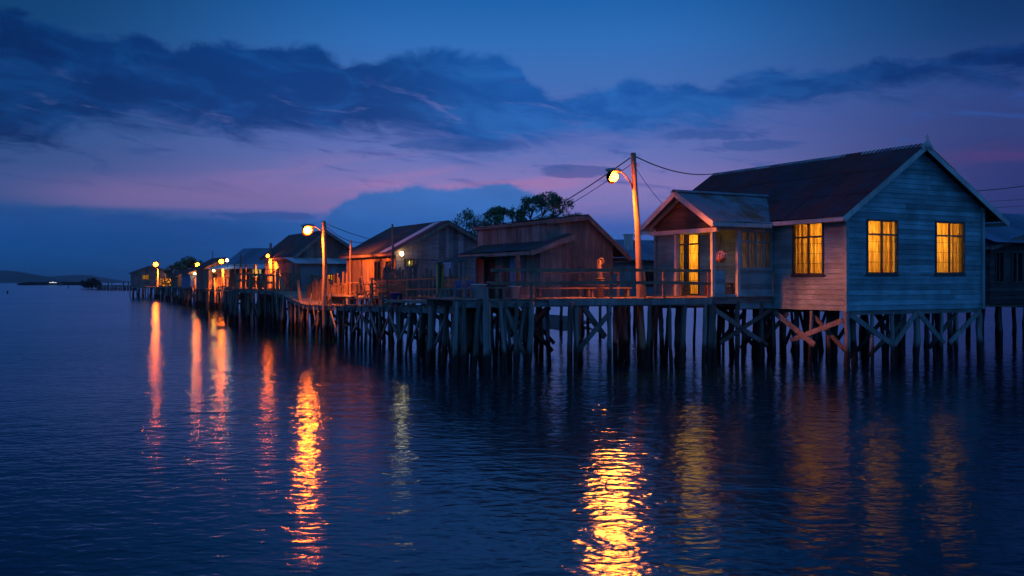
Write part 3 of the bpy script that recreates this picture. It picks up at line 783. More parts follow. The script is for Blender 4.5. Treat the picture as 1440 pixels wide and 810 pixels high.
    for x, y in ((-2.5,3.0),(-1.5,3.0),(-2.5,4.7),(-2.5,6.1),(-1.3,4.7),(-1.3,6.1),(-.5,3.0)):
        pile(root, (x+R.uniform(-.1,.1),y+R.uniform(-.1,.1),-.8),(x,y,pz-.16),R.uniform(.08,.11),M['pile_pale'] if R.random() < .5 else M['pile'])
    beam(root,(-2.6,3.0,pz-.13),(0,3.0,pz-.13),.1,.16); beam(root,(-2.5,2.95,pz-.13),(-2.5,6.2,pz-.13),.1,.16); beam(root,(-1.3,3.05,pz-.13),(-1.3,6.2,pz-.13),.1,.16)
    for y in (.07,3.1,6.1,9.0): beam(root,(0,y,zf-.06),(W,y,zf-.06),.12,.14)
    # diagonal braces as in the photo, front and left sides
    z1, z0 = zf-.12, .45
    for (a, b, s) in ((.15,2.0,1),(2.0,3.0,-1),(3.15,4.3,1),(4.55,6.0,-1)):
        y = -.03
        brace(root,(a,y,z1 if s > 0 else z0+.2),(b,y,z0+.2 if s > 0 else z1),.05,.15,M['pile_pale'])
    brace(root,(1.3,.3,.35),(2.9,.3,1.4)); brace(root,(4.1,.35,.5),(5.3,.35,1.5))
    brace(root,(-.03,.1,1.45),(-.03,2.2,.75),.05,.15,M['pile_pale']); brace(root,(-.03,2.9,1.6),(-.03,1.2,.65),.05,.17,M['pile_pale'])
    brace(root,(-2.5,2.95,1.75),(-.3,2.95,.55),.05,.14,M['pile_pale']); brace(root,(-2.3,2.9,.7),(-.2,2.9,1.7))
    for k in range(8):
        x = R.uniform(.3,5.8); y = R.uniform(1.2,8); brace(root,(x,y,1.55),(x+R.uniform(-1.6,1.6),y+R.uniform(-.4,.4),.3))
    for k in range(5):
        y = R.uniform(1,7); brace(root,(.15,y,1.6),(.2,y+R.choice((-1.5,1.5)),.35))
    return root
HOUSE = main_house()

def local(root, p):
    return Matrix.Translation(root.location) @ root.rotation_euler.to_matrix().to_4x4() @ Vector(p)
def lamp_light(name, loc, power, color, radius):
    l = bpy.data.lights.new(name, 'POINT'); l.energy = power; l.color = color; l.shadow_soft_size = radius
    o = bpy.data.objects.new(name, l); COL.objects.link(o); o.location = loc; return o
WARM = (1.0,.57,.09)
ROOM = 98
lamp_light('room_lamp', local(HOUSE,(1.3,1.15,3.85)), ROOM*1.1, WARM, .12)
lamp_light('room_lamp', local(HOUSE,(4.4,1.1,3.9)), ROOM*.9, WARM, .12)
lamp_light('room_lamp', local(HOUSE,(1.3,7.1,3.7)), ROOM*2, WARM, .12)
lamp_light('porch_lamp', local(HOUSE,(-1.6,5.0,3.7)), 15, (1,.42,.08), .4)

# ---- generic smaller buildings -----------------------------------------------------------------
def barn():
    """weathered vertical plank house with lean-to, left of the lamp pole"""
    root = thing('stilt_house', 'dark barn-like plank house with steep roof and lean-to beside the lamp pole', 'house', XY(752,33), ANG, 'houses on stilts')
    prof = [(.45,4.62),(1.97,4.80),(3.14,3.86)]
    shell(root, prof, 0, 5.0, 1.95, 'V', M['plank_pale'], .24, {'F': [(.9,1.1,3.2,3.75)]}, seed=11)
    roofing(root, prof, 0, 5.0, .25, .2, .12, .75, M['roof_dark'], .14, seed=12, trim=M['plank'], lap=1)
    lp = [(0.0,3.72),(1.1,4.10)]
    shell(root, lp, -.35, 4.3, 1.95, 'V', M['plank_pale'], .2, {'L': [(1.2,2.0,2.05,3.45),(3.1,3.95,2.05,3.4)]}, 'FL', seed=13, mats={'L': M['plank']})
    roofing(root, lp, -.35, 4.4, .3, .25, .55, .06, M['roof_dark'], .14, name='lean_to_roof', seed=14, trim=M['plank_pale'], lap=1)
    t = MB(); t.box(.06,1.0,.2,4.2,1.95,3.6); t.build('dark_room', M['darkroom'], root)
    t = MB(); t.box(-.02,.02,.87,1.66,2.05,3.44); t.build('door', M['cloth_blue'], root)
    # little front awning on posts at the far end
    mb = MB(); corrugated(mb,(-1.5,2.6,3.28),(-1.5,4.6,3.28),(0,2.6,3.62),(0,4.6,3.62),.14,.012,.7,random.Random(3),1); mb.build('awning', M['roof_dark'], root)
    for y in (2.7,4.5):
        t = MB(); t.tube([(-1.4,y,1.95),(-1.4,y,3.3)],.05,7,.06); t.build('awning_post', M['plank'], root)
    t = MB(); t.box(-3.2,3.3,-.6,5.2,1.86,1.94); t.build('floor_slab', M['deck'], root)
    for x in (-2.8,-.6,1.5,3.1):
        for y in (-.4,2.2,5.0):
            pile(root,(x+R.uniform(-.2,.2),y+R.uniform(-.2,.2),-.8),(x,y,1.86),R.uniform(.07,.11),M['pile_pale'] if R.random() < .35 else M['pile'])
    for k in range(6):
        x = R.uniform(-2.8,2.8); y = R.choice((-.4,1.3,3.1)); brace(root,(x,y,1.7),(x+R.choice((-1.4,1.4)),y,.3))
    # brick chimney stub behind the lean-to ridge
    t = MB(); t.box(.62,.86,3.3,3.54,3.7,4.55); t.box(.58,.9,3.26,3.58,4.55,4.62); t.build('chimney', M['brick'], root)
    return root
BARN = barn()

def house_c():
    root = thing('stilt_house', 'weathered plank house with dark roof crossed by one pale sheet and a white bulb', 'house', XY(557,44), ANG, 'houses on stilts')
    prof = [(0.0,3.98),(2.43,5.28),(4.35,4.33)]
    oF = [(.42,1.0,3.28,3.58),(2.1,2.75,2.1,3.6)]
    oL = [(.6,1.1,2.5,3.5),(1.9,2.5,2.5,3.5),(3.6,4.3,2.1,3.5)]
    shell(root, prof, 0, 6.4, 2.0, 'V', M['plank'], .26, {'F': oF, 'L': oL}, seed=21, mats={'F': M['plank_h'] , 'L': M['plank_warm']})
    roofing(root, prof, 0, 6.4, .3, .2, .34, .35, M['roof_dark'], .16, seed=22, trim=M['plank'], lap=2)
    # one pale sheet laid over the roof near the front edge
    mb = MB(); sl = 1.3/2.43
    corrugated(mb, (-.42,.25,3.98-.42*sl+.125),(-.42,.95,3.98-.42*sl+.125),(2.25,.25,3.98+2.25*sl+.125),(2.25,.95,3.98+2.25*sl+.125),.16,.014,.7,random.Random(2),1)
    mb.build('roof_sheet', M['sheet_pale'], root)
    mF, mL = frame_map('F',0,4.35,0), frame_map('L',0,4.35,0)
    w = window(root, mF, *oF[0], lit=M['curtain_pale'], mullions=3, grille=False, sill=False, folds=5, fw=.04, seed=3)
    t = MB(); t.box(2.1,2.75,-.005,.03,2.1,3.6); t.build('door', M['cloth_blue'], root)
    for k, o in enumerate(oL[:2]): window(root, mL, *o, mullions=1, sill=False, fw=.04, seed=k)
    t = MB(); t.box(-.03,.0,3.6,4.3,2.1,3.5); t.build('door', M['plank'], root)
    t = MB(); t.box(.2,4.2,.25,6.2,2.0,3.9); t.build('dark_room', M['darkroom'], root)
    # bulb on a bracket at the corner
    t = MB(); t.tube([(.1,-.02,3.95),(.1,-.25,4.0),(.1,-.4,3.92)],.012,6); lb = t.build('bulb_bracket', M['iron'], root)
    t = MB(); t.lathe((.1,-.4,3.82),[(0,-.09),(.055,-.07),(.085,0),(.06,.07),(.03,.1),(0,.1)],12); t.build('bulb', M['bulb_white'], lb)
    t = MB(); t.box(-1.2,5.2,-4.6,6.5,1.9,1.98); t.build('floor_slab', M['deck'], root)
    for x in (-1.1,.2,1.6,3.0,4.3,5.1):
        for y in (-4.5,-2.4,0,3.2,6.3):
            pile(root,(x+R.uniform(-.25,.25),y+R.uniform(-.2,.2),-.8),(x,y,1.9),R.uniform(.06,.1),M['pile_pale'] if R.random() < .3 else M['pile'])
    for k in range(9):
        x = R.uniform(-1,4.8); y = R.choice((-4.5,-3,-1.5)); brace(root,(x,y,1.7),(x+R.choice((-1.2,1.2)),y,.3))
    return root
HC = house_c()
lamp_light('room_lamp', local(HC,(.7,.18,3.45)), .8, (1,.8,.35), .03)

def house_d():
    root = thing('stilt_house', 'tall gabled plank house with low tin awning behind the second lamp pole', 'house', XY(418,58), ANG, 'houses on stilts')
    prof = [(0.0,4.25),(1.66,5.58),(3.5,4.45)]
    o = [(1.0,1.65,2.55,3.0)]
    shell(root, prof, 0, 7, 2.0, 'V', M['plank'], .28, {}, seed=31)
    roofing(root, prof, 0, 7, .35, .3, .35, .4, M['roof_dark'], .2, seed=32, trim=M['plank_pale'], lap=1)
    # enclosed awning across the front
    mb = MB(); corrugated(mb,(-.8,-2.4,3.62),(4.6,-2.4,3.62),(-.8,0,4.0),(4.6,0,4.0),.2,.016,.9,random.Random(5),1); mb.build('awning', M['sheet_pale'], root)
    mb = MB(); wall_boards(mb,(0,-2.0,0),(1,0,0),(0,-1,0),[(-.4,3.58),(2.3,3.58)],2.0,o,'V',.5,random.Random(6)); mb.build('wall', M['metalwall'], root)
    mb = MB(); wall_boards(mb,(0,-2.0,0),(1,0,0),(0,-1,0),[(2.5,3.58),(4.4,3.58)],2.0,[(3.0,3.5,2.0,3.3)],'V',.3,random.Random(7)); mb.build('wall', M['plank_warm'], root)
    mb = MB(); wall_boards(mb,(-.4,-2.0,0),(0,1,0),(-1,0,0),[(0,3.6),(2.0,3.6)],2.0,[],'V',.3,random.Random(8)); mb.build('wall', M['plank'], root)
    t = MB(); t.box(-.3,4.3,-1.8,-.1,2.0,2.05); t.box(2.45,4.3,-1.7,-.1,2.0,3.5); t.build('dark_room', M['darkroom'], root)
    window(root, lambda s,z,oo: Vector((s,-2.0-oo,z)), *o[0], lit=M['curtain'], mullions=3, grille=False, sill=False, folds=5, fw=.04, seed=3)
    for x in (-.3,1.2,2.6,4.3):
        for y in (-2,0,2.5,5,7): pile(root,(x+R.uniform(-.2,.2),y,-.8),(x,y,1.95),R.uniform(.07,.11))
    t = MB(); t.box(-.6,4.6,-2.2,7.1,1.92,1.99); t.build('floor_slab', M['deck'], root)
    return root
HD = house_d()
lamp_light('room_lamp', local(HD,(1.3,-1.5,3.0)), 9, (1,.6,.12), .08)

def house_e():
    root = thing('stilt_house', 'long low house with wide grey-blue roof and bright pale windows', 'house', XY(324,74), -.35, 'houses on stilts')
    # ridge runs across, the roof slopes to the walkway
    W = 6.2
    mb = MB(); wall_boards(mb,(0,0,0),(1,0,0),(0,-1,0),[(0,4.0),(W,4.0)],2.0,[(.75,1.15,3.0,3.8),(1.88,2.72,2.95,3.8),(3.9,4.5,2.1,3.7)],'V',.3,random.Random(9)); mb.build('wall', M['plank_warm'], root)
    gp = [(0,4.0),(2.2,5.1),(4.4,4.0)]
    for x, n in ((0,-1),(W,1)):
        mb = MB(); wall_boards(mb,(x,0,0),(0,1,0),(n,0,0),gp,2.0,[],'V',.3,random.Random(4)); mb.build('wall', M['plank'], root)
    mb = MB(); wall_boards(mb,(0,4.4,0),(1,0,0),(0,1,0),[(0,4.0),(W,4.0)],2.0,[],'V',.3,random.Random(9)); mb.build('wall', M['plank'], root)
    mb = MB(); rr = random.Random(6)
    corrugated(mb,(-.4,-.3,3.9),(W+.4,-.3,3.9),(-.4,2.2,5.16),(W+.4,2.2,5.16),.22,.018,.9,rr,1); corrugated(mb,(-.4,4.7,3.9),(W+.4,4.7,3.9),(-.4,2.2,5.16),(W+.4,2.2,5.16),.22,.018,.9,rr,1)
    mb.build('roof', M['roof_blue'], root)
    mb = MB(); corrugated(mb,(-.5,-2.2,3.52),(W*.75,-2.2,3.52),(-.5,-.2,3.9),(W*.75,-.2,3.9),.22,.018,.9,rr,1); mb.build('awning', M['sheet_pale'], root)
    for x in (-.4,1.5,3.2,4.5):
        t = MB(); t.tube([(x,-2.1,2.0),(x,-2.1,3.5)],.05,6); t.build('awning_post', M['plank_warm'], root)
    mp = lambda s,z,o: Vector((s,-o,z))
    window(root, mp, .75,1.15,3.0,3.8, lit=M['curtain_pale'], mullions=1, grille=False, sill=False, fw=.05, folds=3)
    window(root, mp, 1.88,2.72,2.95,3.8, lit=M['curtain_pale'], mullions=2, grille=False, sill=False, fw=.05, folds=5)
    t = MB(); t.box(3.9,4.5,.03,.06,2.1,3.7); t.build('door', M['plank'], root)
    t = MB(); t.box(-.6,W+.3,-2.4,4.5,1.92,1.99); t.build('floor_slab', M['deck'], root)
    t = MB(); t.box(3.2,W-.1,.2,4.2,2.0,3.9); t.build('dark_room', M['darkroom'], root)
    for x in (-.4,1.2,2.8,4.4,6.1):
        for y in (-2.2,0,2.2,4.3): pile(root,(x+R.uniform(-.2,.2),y,-.8),(x,y,1.95),R.uniform(.08,.12))
    # bare bulb under the ridge corner
    t = MB(); t.tube([(1.2,-2.0,3.6),(1.2,-2.0,4.1)],.02,6); b = t.build('bulb_bracket', M['iron'], root)
    t = MB(); t.lathe((1.2,-2.05,4.15),[(0,-.1),(.08,-.06),(.1,0),(.06,.08),(0,.1)],10); t.build('bulb', M['bulb_cool'], b)
    return root
HE = house_e()
lamp_light('room_lamp', local(HE,(2.2,1.2,3.4)), 32, (1,.88,.5), .08)

def small_house(px, Y, prof, Lh, zf, label, roofm, wallm, seed, opens=None, lit=None, lamp=None, style='V', step=.3, nx=4, ny=3, rz=ANG, name='stilt_house', sides='FLRB', bulbs=()):
    root = thing(name, label, 'house', XY(px,Y), rz, 'houses on stilts')
    o = [w[:4] for w in (opens or [])]
    shell(root, prof, 0, Lh, zf, style, wallm, step, {'F': o}, sides, seed=seed)
    roofing(root, prof, 0, Lh, .3, .3, .35, .35, roofm, .22, seed=seed+1, trim=M['plank'], lap=1, amp=.018)
    mF = frame_map('F', prof[0][0], prof[-1][0], 0)
    for k, w in enumerate(opens or []):
        window(root, mF, *w[:4], lit=w[4] if len(w) > 4 else None, mullions=1, grille=False, sill=False, fw=.05, folds=3, seed=k)
    x0, x1 = prof[0][0], prof[-1][0]
    t = MB(); t.box(x0-.2,x1+.2,-.6,Lh+.2,zf-.1,zf-.02); t.build('floor_slab', M['deck'], root)
    for i in range(nx):
        for j in range(ny):
            x = x0+(x1-x0)*i/(nx-1); y = -.4+(Lh+.4)*j/(ny-1)
            pile(root,(x+R.uniform(-.2,.2),y,-.8),(x,y,zf-.08),R.uniform(.08,.13))
    for (x, y, z, m) in bulbs:
        t = MB(); t.tube([(x,0,z+.15),(x,y,z+.15),(x,y,z+.05)],.02,6); b = t.build('bulb_bracket', M['iron'], root)
        t = MB(); t.lathe((x,y,z),[(0,-.1),(.08,-.06),(.11,0),(.06,.08),(0,.1)],10); t.build('bulb', m, b)
    return root
HI = small_house(1392, 37.5, [(0,3.95),(1.6,4.3),(8,4.3)], 6, 1.75, 'dark house at the right picture edge half hidden by the blue house', M['roof_blue'], M['plank_dark'], 41,
    opens=[(.35,.75,2.6,3.7),(1.3,1.9,2.6,3.7)], style='H', step=.16, nx=5, ny=4)
# its steep upper roof, sloping towards the water
t = MB(); rr = random.Random(8); corrugated(t,(-.5,-.6,4.05),(8.4,-.6,4.05),(-.5,3.0,5.5),(8.4,3.0,5.5),.16,.016,.85,rr,2); corrugated(t,(-.5,6.4,4.05),(8.4,6.4,4.05),(-.5,3.0,5.5),(8.4,3.0,5.5),.16,.016,.85,rr,2); t.build('upper_roof', M['roof_blue'], HI)
t = MB(); t.box(-.3,8.2,-1.7,-.1,1.66,1.73); t.build('porch_floor', M['deck'], HI)
mb = MB(); wall_boards(mb,(0,-1.7,0),(1,0,0),(0,-1,0),[(-.3,2.55),(8.2,2.55)],1.66,[],'H',.14,random.Random(3)); mb.build('parapet', M['plank_dark'], HI)
for x in (-.25,1.0,2.4,4.0,6,8.1):
    t = MB(); t.box(x-.05,x+.05,-1.68,-1.58,1.7,4.0); t.build('porch_post', M['plank'], HI)
    pile(HI,(x+R.uniform(-.1,.1),-1.6,-.8),(x,-1.6,1.66),.1)
for (a, b) in (((.1,-1.72,.5),(1.3,-1.72,1.5)),((1.1,-1.7,1.5),(2.3,-1.7,.5))): brace(HI,a,b,.05,.14)

HH = small_house(868, 47, [(0,3.6),(.2,3.62),(5.0,3.62)], 5, 1.95, 'small house with pale blue tin roof seen between lamp pole and porch', M['roof_blue'], M['metalwall'], 45,
    opens=[(1.6,2.1,2.4,3.2)], nx=4, ny=4)
t = MB(); rr = random.Random(8); corrugated(t,(-.4,-.5,3.62),(5.4,-.5,3.62),(-.4,2.5,4.72),(5.4,2.5,4.72),.2,.018,.85,rr,1); corrugated(t,(-.4,5.4,3.62),(5.4,5.4,3.62),(-.4,2.5,4.72),(5.4,2.5,4.72),.2,.018,.85,rr,1); t.build('upper_roof', M['roof_blue'], HH)
t = MB(); t.box(1.25,1.55,.9,1.2,4.0,4.85); t.box(1.2,1.6,.85,1.25,4.85,4.92); t.build('chimney', M['trim'], HH)

HF = small_house(292, 97, [(0,4.1),(1.6,4.95),(3.3,4.1)], 5, 2.0, 'purple-grey shack behind the lamp post at the walkway bend', M['roof_dark'], M['plank'], 51, opens=[(.5,.9,2.6,3.4)], nx=4, ny=3, bulbs=((.4,-.8,3.7,M['bulb_amber']),(2.8,-.8,3.5,M['bulb_amber'])))
HF2 = small_house(268, 112, [(0,3.7),(1.7,4.3),(3.4,3.7)], 5, 2.0, 'open shack with blue tarpaulin wall and two small bulbs', M['roof_dark'], M['cloth_blue'], 53, nx=4, ny=3,
    bulbs=((.3,-.7,3.55,M['bulb_amber']),(1.3,-.8,3.25,M['bulb_cool'])))
HF3 = small_house(250, 138, [(0,3.5),(1.8,4.3),(3.8,3.5)], 5, 2.0, 'low shack with warm lit wall left of the tarpaulin shack', M['roof_dark'], M['plank_warm'], 55, nx=4, ny=3,
    bulbs=((1.0,-.8,3.9,M['bulb_amber']),(3.2,-.8,3.3,M['bulb_amber'])))
HG = small_house(192, 180, [(0,4.35),(3.0,5.5),(6.2,4.3)], 7, 1.85, 'farthest house at the walkway end with one small yellow window', M['roof_dark'], M['plank_pale'], 57, opens=[(1.0,2.1,3.1,3.9,M['curtain'])], nx=5, ny=3, step=.4, bulbs=((5.6,-.9,3.4,M['bulb_amber']),))
lamp_light('room_lamp', local(HG,(1.5,1.2,3.6)), 22, (1,.62,.15), .1)
t = MB(); t.bar((-.4,-1.2,2.75),(6.0,-1.2,2.75),.08,.08); t.bar((-.4,-1.2,2.35),(6.0,-1.2,2.35),.08,.08)
for k in range(7): t.bar((-.4+k*1.06,-1.2,1.8),(-.4+k*1.06,-1.2,2.8),.09,.09)
t.build('railing', M['plank'], HG)

# ------------------------------------------------------------------ boardwalks
def offset_path(pts, w):
    """the other edge of a walkway whose seaward edge is pts"""
    out = []
    for i, p in enumerate(pts):
        d = (pts[min(i+1,len(pts)-1)]-pts[max(i-1,0)]); d.z = 0; d.normalize()
        n = Vector((d.y,-d.x,0))
        if n.y < 0 and abs(n.y) > .3: n = -n
        if n.x < 0 and abs(n.y) <= .3: n = -n
        out.append(p+n*w)
    return out
def along(pts, step, start=0.0):
    res = []; carry = start
    for a, b in zip(pts, pts[1:]):
        Ls = (b-a).length
        while carry <= Ls:
            res.append(a.lerp(b, carry/Ls)); carry += step
        carry -= Ls
    return res
def boardwalk(name, label, pts, w, step, r=.09, plank=.16, pale=.3, double=.3, bracep=.5, back=True, front_piles=None, group='stretches of the plank walkway', mid=False, deckm=None):
    pts = [Vector(p) for p in pts]; bk = offset_path(pts, w)
    org = Vector((pts[0].x, pts[0].y, 0)); root = thing(name, label, 'walkway', org, 0, group)
    # deck planks across
    mb = MB(); rr = random.Random(len(label))
    tot = sum((b-a).length for a, b in zip(pts, pts[1:])); n = int(tot/plank)
    fa, fb = along(pts, tot/n*.9999), None
    def at(path, t):
        L = [ (b-a).length for a, b in zip(path, path[1:])]; s = t*sum(L)
        for (a, b), l in zip(zip(path, path[1:]), L):
            if s <= l: return a.lerp(b, s/l)
            s -= l
        return path[-1].copy()
    for i in range(n):
        t0, t1 = (i+.05)/n, (i+.95)/n
        a, b, c, d = at(pts,t0), at(pts,t1), at(bk,t1), at(bk,t0)
        e = (a-d).normalized(); j1, j2 = rr.uniform(-.02,.09), rr.uniform(-.02,.1); dz = Vector((0,0,rr.uniform(-.012,.012)))
        q = [a+e*j1, b+e*j1, c-e*j2, d-e*j2]; q = [v+dz-org for v in q]
        mb.prism([v-Vector((0,0,.04)) for v in q], q)
    mb.build('deck', deckm or M['deck'], root)
    dn = Vector((0,0,-.14))
    for path in (pts, bk):
        for a, b in zip(path, path[1:]):
            inn = (sum(bk,Vector())/len(bk)-sum(pts,Vector())/len(pts)).normalized()*(.06 if path is pts else -.06)
            beam(root, a+dn+inn-org, b+dn+inn-org, .08, .19)
    fr = front_piles if front_piles is not None else along(pts, step, .2)
    prev = None
    for k, p in enumerate(fr):
        rows = [Vector(p)]
        if back:
            i = min(range(60), key=lambda q: (at(pts,q/59)-p).length); rows.append(at(bk,i/59)+Vector((R.uniform(-.2,.2),0,0)))
            if mid: rows.append((rows[0]+rows[1])/2+Vector((R.uniform(-.3,.3),R.uniform(-.2,.2),0)))
        for q in rows:
            jx = R.uniform(-.12,.12)*step
            for m in range(2 if R.random() < double else 1):
                s = Vector((m*R.uniform(.18,.3), R.uniform(-.05,.05), 0))
                t = q+s-org; t.z = q.z-.1
                pile(root, Vector((t.x+jx+R.gauss(0,.16), t.y+R.gauss(0,.16), -.8)), t, r*R.uniform(.7,1.2), M['pile_pale'] if R.random() < pale else M['pile'])
        if prev is not None and R.random() < bracep:
            a, b = prev-org, Vector(p)-org
            if R.random() < .5: a, b = b, a
            brace(root, Vector((a.x,a.y-.08,max(a.z-.3,.3))), Vector((b.x,b.y-.08,R.uniform(.25,.6))), .045, .12, R.choice((M['pile'],M['pile_pale'])))
        if back and R.random() < bracep*.6:
            a, b = rows[0]-org, rows[1]-org
            brace(root, Vector((a.x+.08,a.y,a.z-.3)), Vector((b.x+.08,b.y,.35)))
        prev = Vector(p)
    return root, org
def rails(root, org, pts, h, posts, levels=(1.0,.55), mat=None, pw=.09, rw=.045, rh=.09):
    mat = mat or M['rail']
    for p in posts:
        p = Vector(p)-org; t = MB(); lean = R.uniform(-.02,.02)
        t.bar(p+Vector((0,0,-.25)), p+Vector((lean,0,h+.03)), pw, pw); t.build('rail_post', mat, root)
    for lv in levels:
        for a, b in zip(pts, pts[1:]):
            a, b = Vector(a)-org, Vector(b)-org; t = MB()
            t.bar(a+Vector((0,-.05,h*lv+R.uniform(-.02,.02))), b+Vector((0,-.05,h*lv+R.uniform(-.02,.02))), rw, rh); t.build('rail', mat, root)

# near platform
def s1pt(px, z=2.1, back=0.0):
    k = (px-720)/F; X = k*(28.215)/(1-.359*k); Y = 28.215+.359*X
    d = Vector((6.68,2.4,0)).normalized(); n = Vector((-d.y,d.x,0))
    return Vector((X,Y,z))+n*back
fp = [s1pt(x) for x in (642,652,674,703,712,738,748,803,811,857,914,941,964,992,1001)]
S1, o1 = boardwalk('boardwalk', 'broad near platform with timber railing running under the lamp pole to the porch', [s1pt(638), s1pt(780), s1pt(1003)], 3.0, 1.2, .082, .17, .45, .12, .3, True, fp)
# tall mooring pole standing proud of the deck edge
pile(S1, s1pt(686,-.8)-o1+Vector((-.02,-.16,0)), s1pt(683,2.42)-o1+Vector((0,-.16,0)), .085, M['pile_pale'])
rails(S1, o1, [s1pt(690), s1pt(748), s1pt(860), s1pt(935), s1pt(999)], .82, [s1pt(x,2.1,.05) for x in (700,748,860,935,998)])
bkp = [s1pt(812,2.1,2.7), s1pt(868,2.1,2.7), s1pt(925,2.1,2.7)]
rails(S1, o1, bkp, .80, [bkp[0]+Vector((.25,0,0)), bkp[1], bkp[2]])
brace(S1, s1pt(820,1.85)-o1, s1pt(852,.95)-o1+Vector((0,.25,0)), .07,.16,M['pile']); brace(S1, s1pt(810,.55)-o1-Vector((0,.14,0)), s1pt(858,1.7)-o1-Vector((0,.14,0)), .07,.13,M['pile'])
# fascia plank along the seaward edge
t = MB(); t.bar(s1pt(772,2.0)-o1+Vector((0,-.04,0)), s1pt(1000,2.0)-o1+Vector((0,-.04,0)), .045, .2); t.build('fascia', M['pile_pale'], S1)

# long middle stretch
s2 = [XY(650,30.2,1.84), XY(600,33,1.78), XY(560,35.8,1.73), XY(520,38.8,1.67), XY(480,42.2,1.60), XY(447,46.2,1.54), XY(428,48.8,1.50)]
S2, o2 = boardwalk('boardwalk', 'long middle walkway with crowded crooked stilts curving away from the platform', s2, 1.7, 1.15, .062, .17, .3, .3, .6)
# ramp and second level
s3 = [XY(428,48.9,1.52), XY(412,51,1.72), XY(396,53.5,1.98), XY(385,55.5,2.08)]
S3, o3 = boardwalk('boardwalk', 'lamp-lit orange ramp rising from the middle walkway', s3, 2.2, .85, .065, .18, .15, .3, .5, deckm=M['deck_pale'])
s4 = [XY(385,55.6,2.10), XY(360,57.5,2.16), XY(331,59.5,2.2)]
S4, o4 = boardwalk('boardwalk', 'raised walkway corner on dark stilts in front of the lit-window house', s4, 3.0, .9, .07, .2, .1, .3, .5, mid=True)
s5 = [XY(330,60,2.2), XY(327,74,2.2), XY(323,90,2.2)]
S5, o5 = boardwalk('boardwalk', 'walkway stretch running straight away past the orange lamp posts', s5, 2.4, 1.5, .1, .25, .1, .2, .3)
s6 = [XY(322,92,2.2), XY(300,97,2.2), XY(272,104,2.2)]
S6, o6 = boardwalk('boardwalk', 'distant walkway bend crowded with stilts below the shacks', s6, 3.0, .75, .1, .25, .1, .3, .4)
s7 = [XY(272,106,2.15), XY(250,130,2.05), XY(220,160,1.9), XY(186,176,1.85)]
S7, o7 = boardwalk('boardwalk', 'farthest low walkway reaching the house at the end', s7, 3.0, 4.5, .16, .5, .1, .2, .1)

# rails of the far stretches
rails(S4, o4, s4, .85, along(s4, 1.0), (1.0,.55), M['plank_warm'])
rails(S3, o3, offset_path(s3,2.1), .9, along(offset_path(s3,2.1), 1.0), (1.0,.5), M['plank_warm'])
b2 = offset_path(s2,1.6)
rails(S2, o2, b2[2:], 1.0, along(b2[2:], 1.35), (1.0,.6,.3), M['plank_warm'], .07, .04, .06)
def stakes(root, org, path, lo, hi, step, mat):
    d = .1; L = sum((b-a).length for a, b in zip(path, path[1:]))
    while d < L:
        q = along(path, 1e6, d)[0]-org; h = R.choice((R.uniform(lo,hi), R.uniform(lo,(lo+hi)/2)))
        t = MB(); r = R.uniform(.018,.045); a = q+Vector((0,R.uniform(-.1,.1),-.3)); b = q+Vector((R.gauss(0,.13),R.gauss(0,.1),h))
        t.tube([a, a.lerp(b,.5)+Vector((R.uniform(-.03,.03),0,0)), b], [r*1.1,r,r*.8], 6, .08)
        t.build('stake', mat, root); d += step*R.uniform(.4,1.7)
stakes(S2, o2, b2[1:], .4, 1.7, .42, M['plank_warm'])
stakes(S2, o2, s2[2:], .15, .8, 1.3, M['pile'])
stakes(S3, o3, offset_path(s3,2.05), .5, 1.6, .5, M['plank_warm'])
stakes(S4, o4, offset_path(s4,2.6), .5, 1.9, .45, M['plank_warm'])
stakes(S6, o6, offset_path(s6,2.4), .5, 2.0, .8, M['plank_warm'])
rails(S6, o6, s6, .8, along(s6, 2.2), (1.0,), M['plank_warm'])

